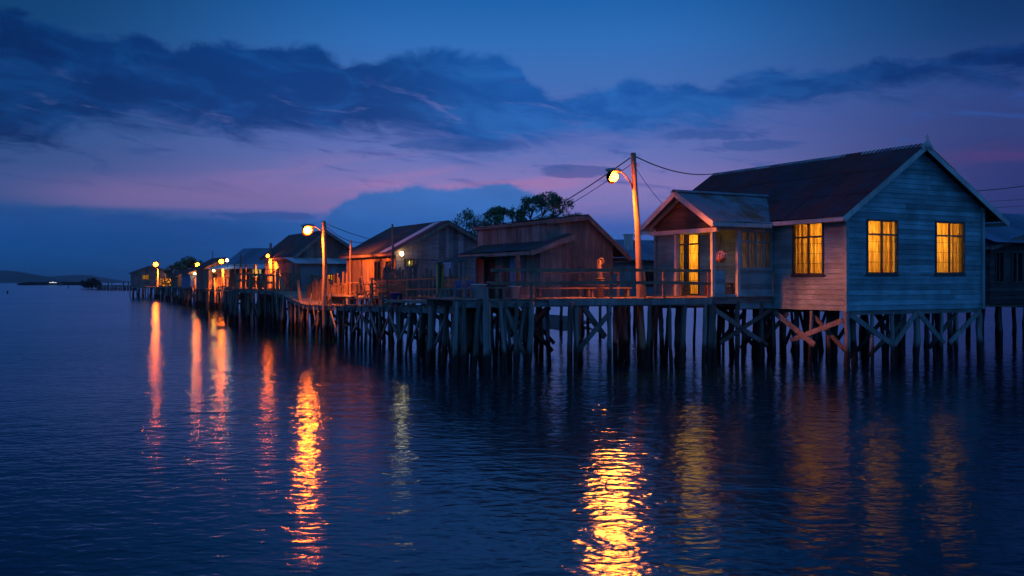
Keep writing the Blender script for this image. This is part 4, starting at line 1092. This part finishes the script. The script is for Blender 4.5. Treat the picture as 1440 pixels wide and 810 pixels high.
# ------------------------------------------------------------------ lamp poles and wires
def street_lamp(base, top, head, label, bulb, rbulb, rpole=.1, arm_from=.83, group='lit street lamps', aim=(.5,-.68,-.54)):
    base = Vector(base); top = Vector(top)-base; head = Vector(head)-base
    root = thing('street_lamp', label, 'street lamp', base, 0, group)
    t = MB(); n = 7
    t.tube([Vector((0,0,0)).lerp(top,i/n)+Vector((.02*math.sin(i*1.7),0,0)) for i in range(n+1)], [rpole*(1.1-.3*i/n) for i in range(n+1)], 10, .04); t.build('pole', M['pole'], root)
    a = Vector((0,0,0)).lerp(top, arm_from); up = head+Vector((0,0,.05)); m1 = a.lerp(up,.3)+Vector((0,0,.25*(up-a).length)) ; m1 = a.lerp(up,.45)+Vector((0,0,-.0))
    d = (up-a); p1 = a+Vector((d.x*.3,d.y*.3,d.z*.55)); p2 = a+Vector((d.x*.65,d.y*.65,d.z*.92))
    t = MB(); t.tube([a,p1,p2,up], .028, 8); t.build('arm', M['metal'], root)
    hd = Vector((d.x,d.y,0)).normalized(); s = rbulb/.13
    t = MB(); pts = [up-hd*.16*s, up-hd*.1*s, up+hd*.04*s, up+hd*.2*s, up+hd*.3*s]
    t.tube(pts, [.03*s,.06*s,.07*s,.06*s,.03*s], 10); sh = t.build('lamp_housing', M['metal'], root)
    c = head+hd*.08*s-Vector((0,0,rbulb*.95)); n = Vector(aim).normalized(); x = n.cross(Vector((1,0,.1))).normalized(); y = n.cross(x)
    t = MB(); K, Q = 18, 6; b0 = len(t.v); rs = rbulb*1.55                 # bowl shaped and tilted to keep bulb light off the barn
    for q in range(Q+1):
        a = math.pi/2*(q+.15)/(Q+.15)
        for k in range(K):
            w = 2*math.pi*k/K; t.v.append(c+(x*math.cos(w)+y*math.sin(w))*rs*math.sin(a)-n*rs*(math.cos(a)-.12))
    for q in range(Q):
        for k in range(K):
            t.f.append((b0+q*K+k, b0+q*K+(k+1)%K, b0+(q+1)*K+(k+1)%K, b0+(q+1)*K+k)); t.sm.append(True)
    t.f.append(tuple(b0+k for k in range(K))); t.sm.append(True)
    t.build('light_shield', M['glow_ring'], sh)
    t = MB(); t.lathe(head+hd*.08*s-Vector((0,0,rbulb*.95)), [(0,-rbulb),(rbulb*.6,-rbulb*.8),(rbulb*.95,-rbulb*.3),(rbulb,.1*rbulb),(rbulb*.8,rbulb*.6),(rbulb*.4,rbulb*.95),(0,rbulb*.95)], 14); t.build('bulb', bulb, root)
    for k, sx in enumerate((-1,1)):
        q = top.lerp(Vector((0,0,0)),.025+.03*k)+Vector((sx*(rpole*.8+.02),-.02,0)); t = MB(); t.lathe(q,[(0,0),(.03,0),(.035,.04),(.02,.06),(.03,.08),(0,.1)],8); t.build('insulator', M['plastic_white'], root)
    return root
L1b, L1t, L1h = XY(905,30.5,-.8), P(891,215,30.5), P(866,242,30.2)
L1b.x = XY(906.5,30.5).x
street_lamp(L1b, L1t, L1h, 'tall leaning wooden lamp pole with curved arm and bright orange lamp beside the porch', M['bulb_big'], .15, aim=(.75,-.5,-.42))
L2t = P(456,311,44.8); street_lamp(XY(457,44.8,-.8), L2t, P(436,319,44.6), 'second wooden lamp pole with orange lamp standing above the orange ramp', M['bulb_mid'], .17, .11, .9)
L3t = P(222,366,164); street_lamp(XY(222,164,-.8), L3t, P(219.5,369,163), 'farthest orange street lamp in front of the end house', M['bulb_far'], .34, .14, .9)
street_lamp(XY(281,104,-.8), P(281,368,104), P(278,370,103), 'orange lamp left of the two at the distant walkway bend', M['bulb_far'], .2, .12, .9)
street_lamp(XY(313.5,95,-.8), P(313.5,362,95), P(311.5,365,94), 'orange lamp right of the two at the distant walkway bend', M['bulb_far'], .2, .12, .9)
street_lamp(XY(380,62,-.8), P(381,342,62), P(377,358,61.6), 'short dim orange lamp post before the house with bright windows', M['bulb_far'], .09, .09, .55)
def spot(name, loc, d, power, half, size=.15, blend=.35):
    l = bpy.data.lights.new(name, 'SPOT'); l.energy = power; l.color = (1.0,.18,.011); l.shadow_soft_size = size; l.spot_size = math.radians(2*half); l.spot_blend = blend
    o = bpy.data.objects.new(name, l); COL.objects.link(o); o.location = loc; o.rotation_euler = Vector(d).to_track_quat('-Z','Y').to_euler(); return o
dn_ = Vector((0,0,-.45))
spot('street_lamp_light', L1h+dn_, (.30,-.40,-.87), 2500, 59, .5, .25)
spot('street_lamp_light', P(436,319,44.6)+dn_, (.35,.35,-.87), 2600, 62)
spot('street_lamp_light', P(219.5,369,163)+dn_*2, (.3,.3,-.9), 9000, 66, .4)
spot('street_lamp_light', P(278,370,103)+dn_*1.3, (.2,.35,-.9), 7000, 68, .3)
spot('street_lamp_light', P(311.5,365,94)+dn_*1.3, (.2,.3,-.9), 7000, 68, .3)
spot('street_lamp_light', P(377,358,61.6)+dn_*.8, (0,.35,-.9), 2600, 70, .2)

def wire(a, b, sag, r, label, n=16, group='overhead wires'):
    a, b = Vector(a), Vector(b); pts = []
    for i in range(n+1):
        t = i/n; p = a.lerp(b,t); p.z -= sag*4*t*(1-t); pts.append(p)
    mb = MB(); mb.tube(pts, r, 6); o = mb.build('power_line', M['cable'])
    return tag(o, label, 'wire', group)
HR = local(HOUSE,(3.1,9.1,6.8))
wire(L1t+Vector((0,0,-.08)), HR+Vector((-.1,0,.02)), .25, .018, 'thick black wire from the tall lamp pole to the maroon roof ridge')
wire(L1t+Vector((0,0,-.35)), local(HOUSE,(.5,8.8,5.2)), .15, .009, 'thin lower wire from the tall lamp pole to the blue house')
wire(L1t+Vector((0,0,-.08)), P(600,345,60), .9, .018, 'thick black wire sagging left from the tall lamp pole behind the barn')
wire(L1t+Vector((0,0,-.3)), P(590,350,60), 1.0, .011, 'thin wire below the thick one left of the tall lamp pole')
wire(L2t+Vector((0,0,-.08)), P(604,345,60), .35, .014, 'upper wire from the second lamp pole to the pale-sheet roof')
wire(L2t+Vector((0,0,-.15)), local(HC,(1,6.2,4.6)), .3, .014, 'lower wire from the second lamp pole to the pale-sheet roof')
wire(local(HOUSE,(5.5,2.0,5.6)), P(1560,235,45), .3, .016, 'thick black wire leaving the blue house to the right')
wire(local(HOUSE,(5.5,3.0,5.4)), P(1560,262,48), .3, .009, 'thin wire right of the blue house, upper of two')
wire(local(HOUSE,(5.6,3.2,5.2)), P(1560,272,48), .3, .009, 'thin wire right of the blue house, lower of two')

# slender bare poles
def bare_pole(px, Y, z0, pytop, r, label, mat=None, lean=0):
    a = XY(px,Y,z0); b = P(px+lean, pytop, Y); root = MB()
    n = 5; root.tube([a.lerp(b,i/n)+Vector((R.uniform(-.02,.02),0,0)) for i in range(n+1)], [r*(1.1-.4*i/n) for i in range(n+1)], 8, .06)
    return tag(root.build('wooden_post', mat or M['plank']), label, 'post', 'upright poles along the walkway')
bare_pole(552, 42.5, 1.5, 315, .06, 'thin dark pole reaching above the roof beside the white bulb')
bare_pole(493, 47, 1.4, 338, .06, 'thin pole left of the plank house roof corner')
bare_pole(338.5, 63, 1.5, 357, .07, 'dark pole left of the bright pale windows')
bare_pole(299, 92, 1.5, 353, .05, 'thin mast behind the distant shacks')
bare_pole(728, 30.8, 2.08, 357, .085, 'thick post in front of the lean-to, lamplight put into its red-brown colour', M['lamplit_red'])
bare_pole(620, 36.5, 1.6, 362, .04, 'leaning bamboo pole wrapped in yellow cloth', M['bamboo'], 2)
bare_pole(905, 30.6, 2.06, 383, .075, 'short stout post lashed to the tall lamp pole', M['pole'])

# ------------------------------------------------------------------ trees and far land
tree('broadleaf_tree', XY(655,70,.2), 7.3, [(-.9,0,5.6,1.1),(0,.3,6.3,1.2),(.9,-.2,5.9,1.1),(1.5,.4,5.1,1.0),(-1.4,.2,4.8,1.0),(.2,0,4.6,1.3)], 'smaller round tree behind the pale-sheet roof', 'tree', 1, M['leaf'], .11, 1.4, group='trees behind the houses')
tree('broadleaf_tree', XY(722,68,.2), 8.2, [(-1.4,0,6.7,.75),(-1.9,.2,5.4,.8),(-1.0,.2,7.2,.5),(.2,.3,7.0,.7),(1.3,0,7.6,.8),(2.3,.2,7.95,.8),(3.2,-.2,7.5,.85),(4.0,.2,6.6,.75),(4.5,.1,5.6,.6),(2.4,0,6.4,.8),(.7,0,5.9,.75),(-.6,.2,5.6,.8),(1.4,.2,5.2,1.0),(3.2,.2,5.4,.9),(-1.2,0,4.4,.9)], 'largest spreading tree with airy crown behind the barn', 'tree', 2, M['leaf2'], .11, dens=1.7, group='trees behind the houses', lean=.6)
tree('broadleaf_tree', XY(690,75,.2), 6.0, [(-.6,0,4.2,1.0),(.7,.2,4.6,1.0),(0,0,3.6,1.2)], 'low dark tree between the two larger trees', 'tree', 3, M['leaf'], group='trees behind the houses')
tree('broadleaf_tree', XY(264,150,.1), 6.6, [(-.7,0,4.6,1.2),(.8,.2,5.2,1.3),(0,0,5.6,1.1),(1.7,0,4.2,.9)], 'dark bushy tree above the warm-lit shack', 'tree', 4, M['leaf'], .3, .6, group='trees behind the houses')
tree('broadleaf_tree', XY(244,160,.1), 5.6, [(-.6,0,4.4,.8),(.5,.1,4.9,.7),(0,0,3.6,1.0)], 'small thin tree beside the end house', 'tree', 5, M['leaf'], .3, .5, group='trees behind the houses')
tree('shrub', XY(236,168,.1), 4.6, [(0,0,2.4,1.3),(1.0,0,3.0,1.2),(-.8,0,2.2,1.0),(1.8,0,2.2,1.1)], 'dense dark shrub pressed against the end house', 'shrub', 6, M['leaf'], .32, .8)
mound('shore', ell(XY(250,172).x, 178, 7, 8, seed=5), .3, M['mud'], 'low mud bank under the distant trees', 'mud bank', 5)

def scatter_mass(name, x0, x1, Y, depth, h, label, seed, n, size):
    """far mangrove belt reading as one mass"""
    rr = random.Random(seed); mb = MB(); base = [(x0+(x1-x0)*i/30, 0) for i in range(31)]
    for i in range(n):
        x = rr.uniform(x0,x1); e = min(x-x0, x1-x)/(x1-x0)*2
        hh = h*(.45+.6*abs(mnoise.noise(Vector((x*.035,seed,0))))+.25*mnoise.noise(Vector((x*.2,seed,3))))*min(1,.35+e*3)
        c = Vector((x, Y+rr.uniform(-depth,depth), rr.uniform(0,1)**.7*hh)); leafclumps(mb, c, size*1.6, 3, size, rr)
    return tag(mb.build(name, M['scrub']), label, 'mangroves', kind='stuff')
a = XY(27,900).x; b = XY(118,900).x
mound('shore', ell((a+b)/2, 905, (b-a)/2*1.02, 18, seed=9, j=.03), .7, M['mud'], 'thin distant shoreline left of the village', 'shoreline', 9)
scatter_mass('mangrove_belt', a, b, 905, 8, 2.9, 'low dark mangrove belt along the distant shoreline', 2, 3000, 1.0)
ax = XY(128,400)
tree('shrub', (ax.x,400,-.1), 5.2, [(-2.2,0,1.9,1.9),(0,0,3.1,1.8),(2.0,0,2.2,1.9),(-1,0,1.4,1.7),(3.0,0,1.3,1.3),(1.2,0,3.0,1.4)], 'rounded dark mangrove standing alone in the water far left', 'shrub', 12, M['scrub'], .5, .8)
# tiny lit boat or hut light on the far shore
hut = thing('hut', 'tiny distant hut with a white light on the far shore', 'hut', (XY(77,860).x,860,0))
t = MB(); t.box(-5,5,-3,3,-.3,1.5); t.build('wall', M['plank'], hut)
t = MB(); t.prism([(-5.5,-3.5,1.5),(5.5,-3.5,1.5),(0,-3.5,3.2)],[(-5.5,3.5,1.5),(5.5,3.5,1.5),(0,3.5,3.2)]); t.build('roof', M['roof_dark'], hut)
t = MB(); t.box(-3.2,3.2,-3.62,-3.55,2.2,2.5); t.lathe((0,-4,2.9),[(0,-.35),(.35,0),(0,.35)],8); t.build('lamp', emit('distant_white_lamp',(.9,.95,1),1.6), hut)
# old jetty left of the end house
jet = thing('jetty', 'old low jetty on short posts left of the end house', 'jetty', (XY(160,330).x,330,0))
t = MB(); x0, x1 = XY(138,330).x-XY(160,330).x, XY(190,330).x-XY(160,330).x
t.box(x0,x1,-.8,.8,1.35,1.6); t.build('deck', M['deck'], jet)
rr = random.Random(5)
for i in range(14):
    x = x0+(x1-x0)*i/13
    pile(jet,(x,-.6,-.8),(x+rr.uniform(-.15,.15),-.6,1.35+rr.choice((0,.4,1.0,1.3))*(1 if i > 2 else 0)),.2)
    pile(jet,(x,.6,-.8),(x,.6,1.35),.18)
for (px, Y, top) in ((96,420,402),(201,182,404),(187,178,400),(10,230,409)):
    p = P(px, top, Y); t = MB(); t.tube([(p.x,p.y,-.8),(p.x+.1,p.y,p.z)],.16,7,.06)
    tag(t.build('mooring_post', M['pile']), {96:'lone post in open water below the distant shore light',201:'mooring post close to the left corner of the end house',187:'outermost mooring post left of the end house',10:'lone faint stake in the water at the far left'}[px], 'post', 'mooring posts in open water')

# ------------------------------------------------------------------ clutter on the walkways
def picket_fence(a, b, h, label, mat, n=14, seed=0, jag=.3):
    a, b = Vector(a), Vector(b); rr = random.Random(seed); root = thing('picket_fence', label, 'fence', a, 0, 'picket fences along the walkway')
    d = b-a; t = MB()
    for k in range(2):
        t = MB(); o = Vector((0,0,h*(.35+.4*k))); t.bar(o, d+o+Vector((0,0,rr.uniform(-.05,.05))), .03,.06); t.build('rail', mat, root)
    for i in range(n):
        p = d*(i/(n-1)); t = MB(); hh = h*(1+rr.uniform(-jag,jag)); t.bar(p+Vector((0,-.035,0)), p+Vector((rr.uniform(-.05,.05),-.035,hh)), rr.uniform(.05,.11), .022, up=(0,1,0)); t.build('picket', mat, root)
    return root
def on2(px, z=0, back=.0):
    """a spot on the middle walkway at a photo column"""
    for a, b in zip(s2, s2[1:]):
        pa, pb = 720+a.x/a.y*F, 720+b.x/b.y*F
        if pb <= px <= pa:
            q = a.lerp(b,(px-pa)/(pb-pa)); n = Vector((b.y-a.y, a.x-b.x, 0)).normalized()
            if n.y < 0: n = -n
            return q+n*back+Vector((0,0,z))
fl = lambda x, y: local(HC,(x,y,1.985))
picket_fence(fl(-.9,-4.3), fl(-.9,-.8), 1.25, 'tall grey board fence left of the white bulb house', M['plank'], 16, 1, .12)
picket_fence(fl(-.7,-4.4), fl(1.0,-4.4), 1.0, 'short low picket fence in front of the pale-sheet house', M['plank_warm'], 10, 2)
picket_fence(XY(432,52,1.6), XY(452,50.6,1.55), 1.0, 'orange-lit pickets behind the ramp', M['plank_warm'], 9, 3)
picket_fence(XY(457,50.5,1.6), XY(487,47.5,1.6), 1.1, 'ragged pickets right of the second lamp pole', M['plank_warm'], 13, 4, .4)
def chair(loc, rz, mat, label, group=None):
    r = thing('chair', label, 'chair', loc, rz, group)
    t = MB(); t.prism([(-.22,-.2,.42),(.22,-.2,.42),(.2,.2,.40),(-.2,.2,.40)],[(-.22,-.2,.45),(.22,-.2,.45),(.2,.2,.43),(-.2,.2,.43)]); t.build('seat', mat, r)
    t = MB()
    for i in range(4): x = -.17+i*.113; t.bar((x,.2,.43),(x*1.05,.27,.85),.07,.02,up=(0,1,0))
    t.bar((-.22,.27,.85),(.22,.27,.85),.025,.08); t.build('backrest', mat, r)
    for x in (-.2,.2):
        for y in (-.18,.19):
            t = MB(); t.bar((x,y,.42),(x*1.12,y*1.15,0),.04,.04); t.build('leg', mat, r)
        t = MB(); t.bar((x*1.1,-.2,.64),(x*1.1,.25,.64),.05,.03); t.bar((x*1.1,-.18,.42),(x*1.1,-.2,.64),.04,.03); t.build('armrest', mat, r)
    return r
bf = lambda x, y, z=1.94: local(BARN,(x,y,z))
pl = lambda px, back, dz=0: s1pt(px, 2.105+dz, back)
c1 = chair(XY(648,31.6,2.105), 2.6, M['plastic_blue'], 'blue plastic chair left of two on the platform end', 'blue plastic chairs'); c1.scale = (.58,)*3
dup(c1, XY(659,31.8,2.105), 3.4, 'blue plastic chair right of two beside the awning post', 'blue plastic chairs')
def table(loc, rz, w, d, h, mat, label):
    r = thing('bench', label, 'bench', loc, rz)
    t = MB()
    for i in range(3): t.box(-w/2,w/2,-d/2+i*d/3+.005,-d/2+(i+1)*d/3-.005,h-.035,h)
    t.build('bench_top', mat, r)
    for x in (-w/2+.12,w/2-.12):
        for y in (-d/2+.05,d/2-.05):
            t = MB(); t.bar((x,y,0),(x,y,h-.036),.06,.06); t.build('leg', mat, r)
    return r
table(pl(645,.7), .2, .9,.35,.3, M['deck'], 'small low plank bench at the left platform end')
table(pl(702,1.0), .25, 1.1,.4,.32, M['deck'], 'low plank bench before the lean-to wall')
table(pl(830,1.9), .36, 2.0,.34,.3, M['rail'], 'long low bench lit orange left of the lamp pole')
table(pl(892,1.9), .36, 1.6,.34,.3, M['rail'], 'shorter low bench lit orange behind the lamp pole base')
def bucket(loc, s, mat, label, name='bucket'):
    r = thing(name, label, name.replace('_',' '), loc)
    t = MB(); t.lathe((0,0,0),[(0,.0),(.13*s,.0),(.17*s,.3*s),(.18*s,.3*s),(.18*s,.32*s),(.165*s,.32*s),(.13*s,.03*s),(0,.03*s)],16); t.build('tub', mat, r)
    t = MB(); t.tube([(-.17*s*math.cos(a),.0,.31*s+.14*s*math.sin(a)) for a in [math.pi*i/8 for i in range(9)]],.006,5); t.build('handle', M['iron'], r)
    return r
bucket(pl(686,.8), 1.3, M['plastic_white'], 'white bucket on the platform near the tall mooring pole')
bucket(pl(715,1.1), 1.5, M['metal'], 'grey tub beside the red-brown post')
bucket(pl(741,1.1), 1.1, M['plastic_white'], 'small white bucket right of the red-brown post')
bucket(on2(530,0,.8), 1.5, M['plastic_blue'], 'blue tub on the middle walkway before the tall board fence')
def stump(loc, h, label):
    t = MB(); t.bar((0,0,0),(.02,0,h),.12,.12); o = t.build('short_post', M['rail']); o.location = loc; return tag(o,label,'post')
stump(pl(917,.7), .36, 'short stubby post right of the lamp pole base')
# mooring post with a rope loop
mp_ = thing('mooring_post', 'lit knobbly post with looped rope left of the lamp pole', 'post', pl(868,1.2))
t = MB(); t.tube([(0,0,0),(.03,0,.4),(-.02,0,.8),(0,0,1.15)],[.11,.09,.085,.07],9,.1); t.build('trunk', M['rail'], mp_)
t = MB()
t.tube([(.07*math.cos(a)+.03,-.05,1.1+.09*math.sin(a)) for a in [2*math.pi*i/14 for i in range(15)]],.025,6)
for k in range(5): t.tube([(.12*math.cos(a),.12*math.sin(a),.3+.07*k) for a in [2*math.pi*i/12 for i in range(13)]],.022,6)
t.build('rope', M['rail'], mp_)
# cloth hanging from a line
def cloth(p, w, h, mat, label, seed=0, name='hanging_cloth'):
    rr = random.Random(seed); mb = MB(); n, k = 14, 9
    for j in range(k+1):
        for i in range(n+1):
            u = i/n; v = j/k
            mb.v.append(Vector(((u-.5)*w*(1-.25*v), .05*math.sin(u*9+v*2+seed)*(.3+v), -v*h+.04*math.sin(u*5+seed))))
    for j in range(k):
        for i in range(n):
            a = j*(n+1)+i; mb.f.append((a,a+1,a+n+2,a+n+1)); mb.sm.append(True)
    o = mb.build(name, mat); o.location = p
    s = o.modifiers.new('thickness','SOLIDIFY'); s.thickness = .008
    return tag(o, label, 'cloth', 'laundry on the walkway')
cp = fl(.4,-4.2); 
cloth(cp+Vector((0,0,1.45)), .5, 1.1, M['cloth_pink'], 'pink and white cloth hanging below the white bulb', 1)
cloth(P(619,372,36.3), .3, 1.1, M['cloth_yellow'], 'yellow cloth tied round the bamboo pole', 2)
ln = MB(); ln.tube([fl(-.9,-4.25)+Vector((0,0,1.5)), fl(1.5,-4.2)+Vector((0,0,1.44)), fl(4.8,-4.2)+Vector((0,0,1.5))],.012,5); tag(ln.build('washing_line', M['cable']), 'washing line strung across the front of the pale-sheet house','line')
for k, x in enumerate((-.9,1.5,4.8)):
    q = fl(x,-4.2); t = MB(); t.tube([q, q+Vector((.02,0,1.52))],.035,7); tag(t.build('wooden_post', M['plank_warm']), ['washing line post at the left, next to the board fence','washing line post in the middle of the line','washing line post at the right, near the platform'][k], 'post','upright poles along the walkway')
# hanging flower basket and wares on the porch
hb = thing('hanging_basket', 'pinkish flower basket hanging in the porch side opening', 'basket', local(HOUSE,(-1.95,3.25,3.3)))
t = MB(); t.lathe((0,0,0),[(0,-.12),(.1,-.1),(.16,.0),(.17,.04),(.0,.05)],14); t.build('bowl', M['terracotta'], hb)
t = MB(); rr = random.Random(4); leafclumps(t,(0,0,.13),.2,160,.035,rr); t.build('flowers', M['cloth_pink'], hb)
t = MB()
for a in (0,2.1,4.2): t.tube([(.16*math.cos(a),.16*math.sin(a),.03),(0,0,.75)],.006,5)
t.build('chain', M['iron'], hb)
def crate(loc, rz, w, d, h, mat, label):
    r = MB()
    for k in range(3):
        z0 = h*k/3+.01; z1 = h*(k+1)/3-.01
        r.box(-w/2,w/2,-d/2,-d/2+.015,z0,z1); r.box(-w/2,w/2,d/2-.015,d/2,z0,z1); r.box(-w/2,-w/2+.015,-d/2+.016,d/2-.016,z0,z1); r.box(w/2-.015,w/2,-d/2+.016,d/2-.016,z0,z1)
    for x in (-1,1):
        for y in (-1,1): r.box(x*(w/2-.03)-.014,x*(w/2-.03)+.014,y*(d/2-.03)-.012,y*(d/2-.03)+.012,0,h)
    r.box(-w/2+.017,w/2-.017,-d/2+.017,d/2-.017,.0,.02)
    o = r.build('crate', mat); o.location = loc; o.rotation_euler = (0,0,rz); return tag(o,label,'crate','wooden crates')
crate(local(HOUSE,(-1.9,5.3,2.14)), ANG+.3, .5,.4,.42, M['bamboo'], 'wooden crate on the porch before the glowing door')
crate(local(HOUSE,(-1.75,3.35,2.14)), ANG, .42,.3,.3, M['plank_warm'], 'wooden crate behind the porch side opening')
bucket(local(HOUSE,(-2.0,3.7,2.14)), 1.2, M['terracotta'], 'red-brown pot inside the porch near the corner post', 'flower_pot')
table(local(HOUSE,(-.45,5.1,2.14)), ANG+math.pi/2, 1.2,.4,.42, M['bamboo'], 'porch bench against the blue house wall')
# bamboo stacks and fish racks along the far walkway
def rack(loc, rz, w, h, label, mat):
    r = thing('drying_rack', label, 'rack', loc, rz, 'timber racks along the walkway')
    for x in (-w/2,0,w/2):
        t = MB(); t.bar((x,0,0),(x+R.uniform(-.06,.06),0,h),.06,.06); t.build('upright', mat, r)
    for k in (.3,.62,.95):
        t = MB(); t.bar((-w/2-.1,-.04,h*k),(w/2+.1,-.04,h*k+R.uniform(-.05,.05)),.04,.05); t.build('rail', mat, r)
    t = MB(); t.bar((-w/2,-.07,h*.1),(w/2,-.07,h*.9),.03,.06); t.build('brace', mat, r)
    return r
rack(on2(505,.02,1.2)+Vector((0,.4,0)), -.5, 1.6, 1.1, 'lit timber rack before the warm plank wall', M['plank_warm'])
rack(on2(480,.02,1.2)+Vector((0,.4,0)), -.6, 1.5, .9, 'lower timber rack left of the warm plank wall', M['plank_warm'])
crate(on2(515,0,.9), .4, .6,.4,.35, M['plank_warm'], 'slatted crate on the middle walkway before the warm plank wall')
crate(on2(588,0,.9), .2, .5,.4,.4, M['plank_pale'], 'pale slatted crate on the middle walkway below the white bulb')
crate(pl(763,1.6), .5, .6,.4,.35, M['plank_pale'], 'pale crate on the platform in front of the barn wall')
def net(a, b, drop, label, seed):
    rr = random.Random(seed); a, b = Vector(a), Vector(b); mb = MB(); n, k = 22, 9; g = []
    for j in range(k+1):
        row = []
        for i in range(n+1):
            t = i/n; p = a.lerp(b,t); sag = .12*4*t*(1-t)
            row.append(p+Vector((rr.uniform(-.012,.012), .05*math.sin(t*9+j*.6), -sag-drop*j/k*(.75+.25*math.sin(t*5+seed)))))
        g.append(row)
    for j in range(k+1):
        mb.tube(g[j], .006, 4)
    for i in range(n+1): mb.tube([g[j][i] for j in range(k+1)], .006, 4)
    return tag(mb.build('fishing_net', M['bamboo']), label, 'net', 'fishing nets hung to dry')
net(b2[3]+Vector((0,-.1,1.0)), b2[4]+Vector((0,-.1,1.05)), .8, 'fishing net draped on the walkway railing before the warm plank wall', 1)
net(b2[1]+Vector((0,-.1,1.1)), b2[2]+Vector((0,-.1,1.05)), .7, 'fishing net draped on the walkway railing below the white bulb', 2)
rack(XY(408,56,2.0), -.7, 1.6, 1.1, 'timber rack above the ramp bend', M['plank_warm'])
rack(XY(372,60,2.15), -.4, 2.0, 1.3, 'timber rack below the bright windows', M['plank_warm'])
rack(XY(345,62,2.2), -.4, 1.6, 1.5, 'tall timber rack left of the bright windows', M['plank_warm'])
for k, (px, Y, z, hh) in enumerate(((333,59.8,.2,3.0),(350,59,.2,2.9),(366,58,.2,3.1),(392,54.6,.2,3.2),(398,54,.2,2.9),(420,50.2,.2,2.7),(318,93,.2,3.1),(303,96,.2,3.0),(288,100,.2,2.9))):
    q = XY(px,Y,-.8); t = MB(); t.tube([q, q+Vector((R.uniform(-.1,.1),0,.8+hh*.6)), q+Vector((R.uniform(-.12,.12),0,.8+hh))],[.1,.09,.07],8,.08)
    tag(t.build('wooden_post', M['pole']), ['leftmost stout post of the raised corner walkway','stout post second from left on the raised corner walkway','stout post in the middle of the raised corner walkway','stout post at the top of the orange ramp','leaning post halfway up the orange ramp','post at the foot of the orange ramp','stout post at the right of the distant bend','stout post in the middle of the distant bend','stout post at the left of the distant bend'][k], 'post', 'upright poles along the walkway')

# ------------------------------------------------------------------ evening haze over the sea
t = MB(); t.box(-7500,7500,-500,8500,-1,85)
hm = bpy.data.materials.new('evening_haze'); hm.use_nodes = True; nt = hm.node_tree
nt.nodes.remove(nt.nodes['Principled BSDF']); pv = N(nt, 'ShaderNodeVolumePrincipled')
pv.inputs['Color'].default_value = (.75,.88,1,1); pv.inputs['Density'].default_value = .00012; pv.inputs['Anisotropy'].default_value = .8
nt.links.new(pv.outputs[0], nt.nodes['Material Output'].inputs['Volume'])
tag(t.build('haze', hm), 'thin blue evening haze over the water', 'haze', kind='stuff')
# ------------------------------------------------------------------ light and camera
s = bpy.data.lights.new('sun', 'SUN'); s.energy = .004; s.angle = math.radians(35); s.color = (1,.72,.62)
so = bpy.data.objects.new('sun', s); COL.objects.link(so); so.rotation_euler = (math.radians(84), 0, math.radians(180))
cam = bpy.data.cameras.new('camera'); cam.sensor_width = 36; cam.lens = 35.0; cam.shift_y = -8/1440; cam.clip_end = 30000; cam.clip_start = .1
co = bpy.data.objects.new('camera', cam); COL.objects.link(co); co.location = (0,0,CAMZ); co.rotation_euler = (math.pi/2,0,0); scn.camera = co
scn.view_settings.view_transform = 'Standard'; scn.view_settings.look = 'None'; scn.view_settings.exposure = 0; scn.view_settings.gamma = 1; scn.view_settings.use_curve_mapping = False
cy = scn.cycles
cy.max_bounces = 5; cy.diffuse_bounces = 3; cy.glossy_bounces = 3; cy.transmission_bounces = 3
cy.caustics_reflective = False; cy.caustics_refractive = False; cy.sample_clamp_indirect = 2.0; cy.sample_clamp_direct = 0
cy.use_denoising = True; cy.denoiser = 'OPENIMAGEDENOISE'
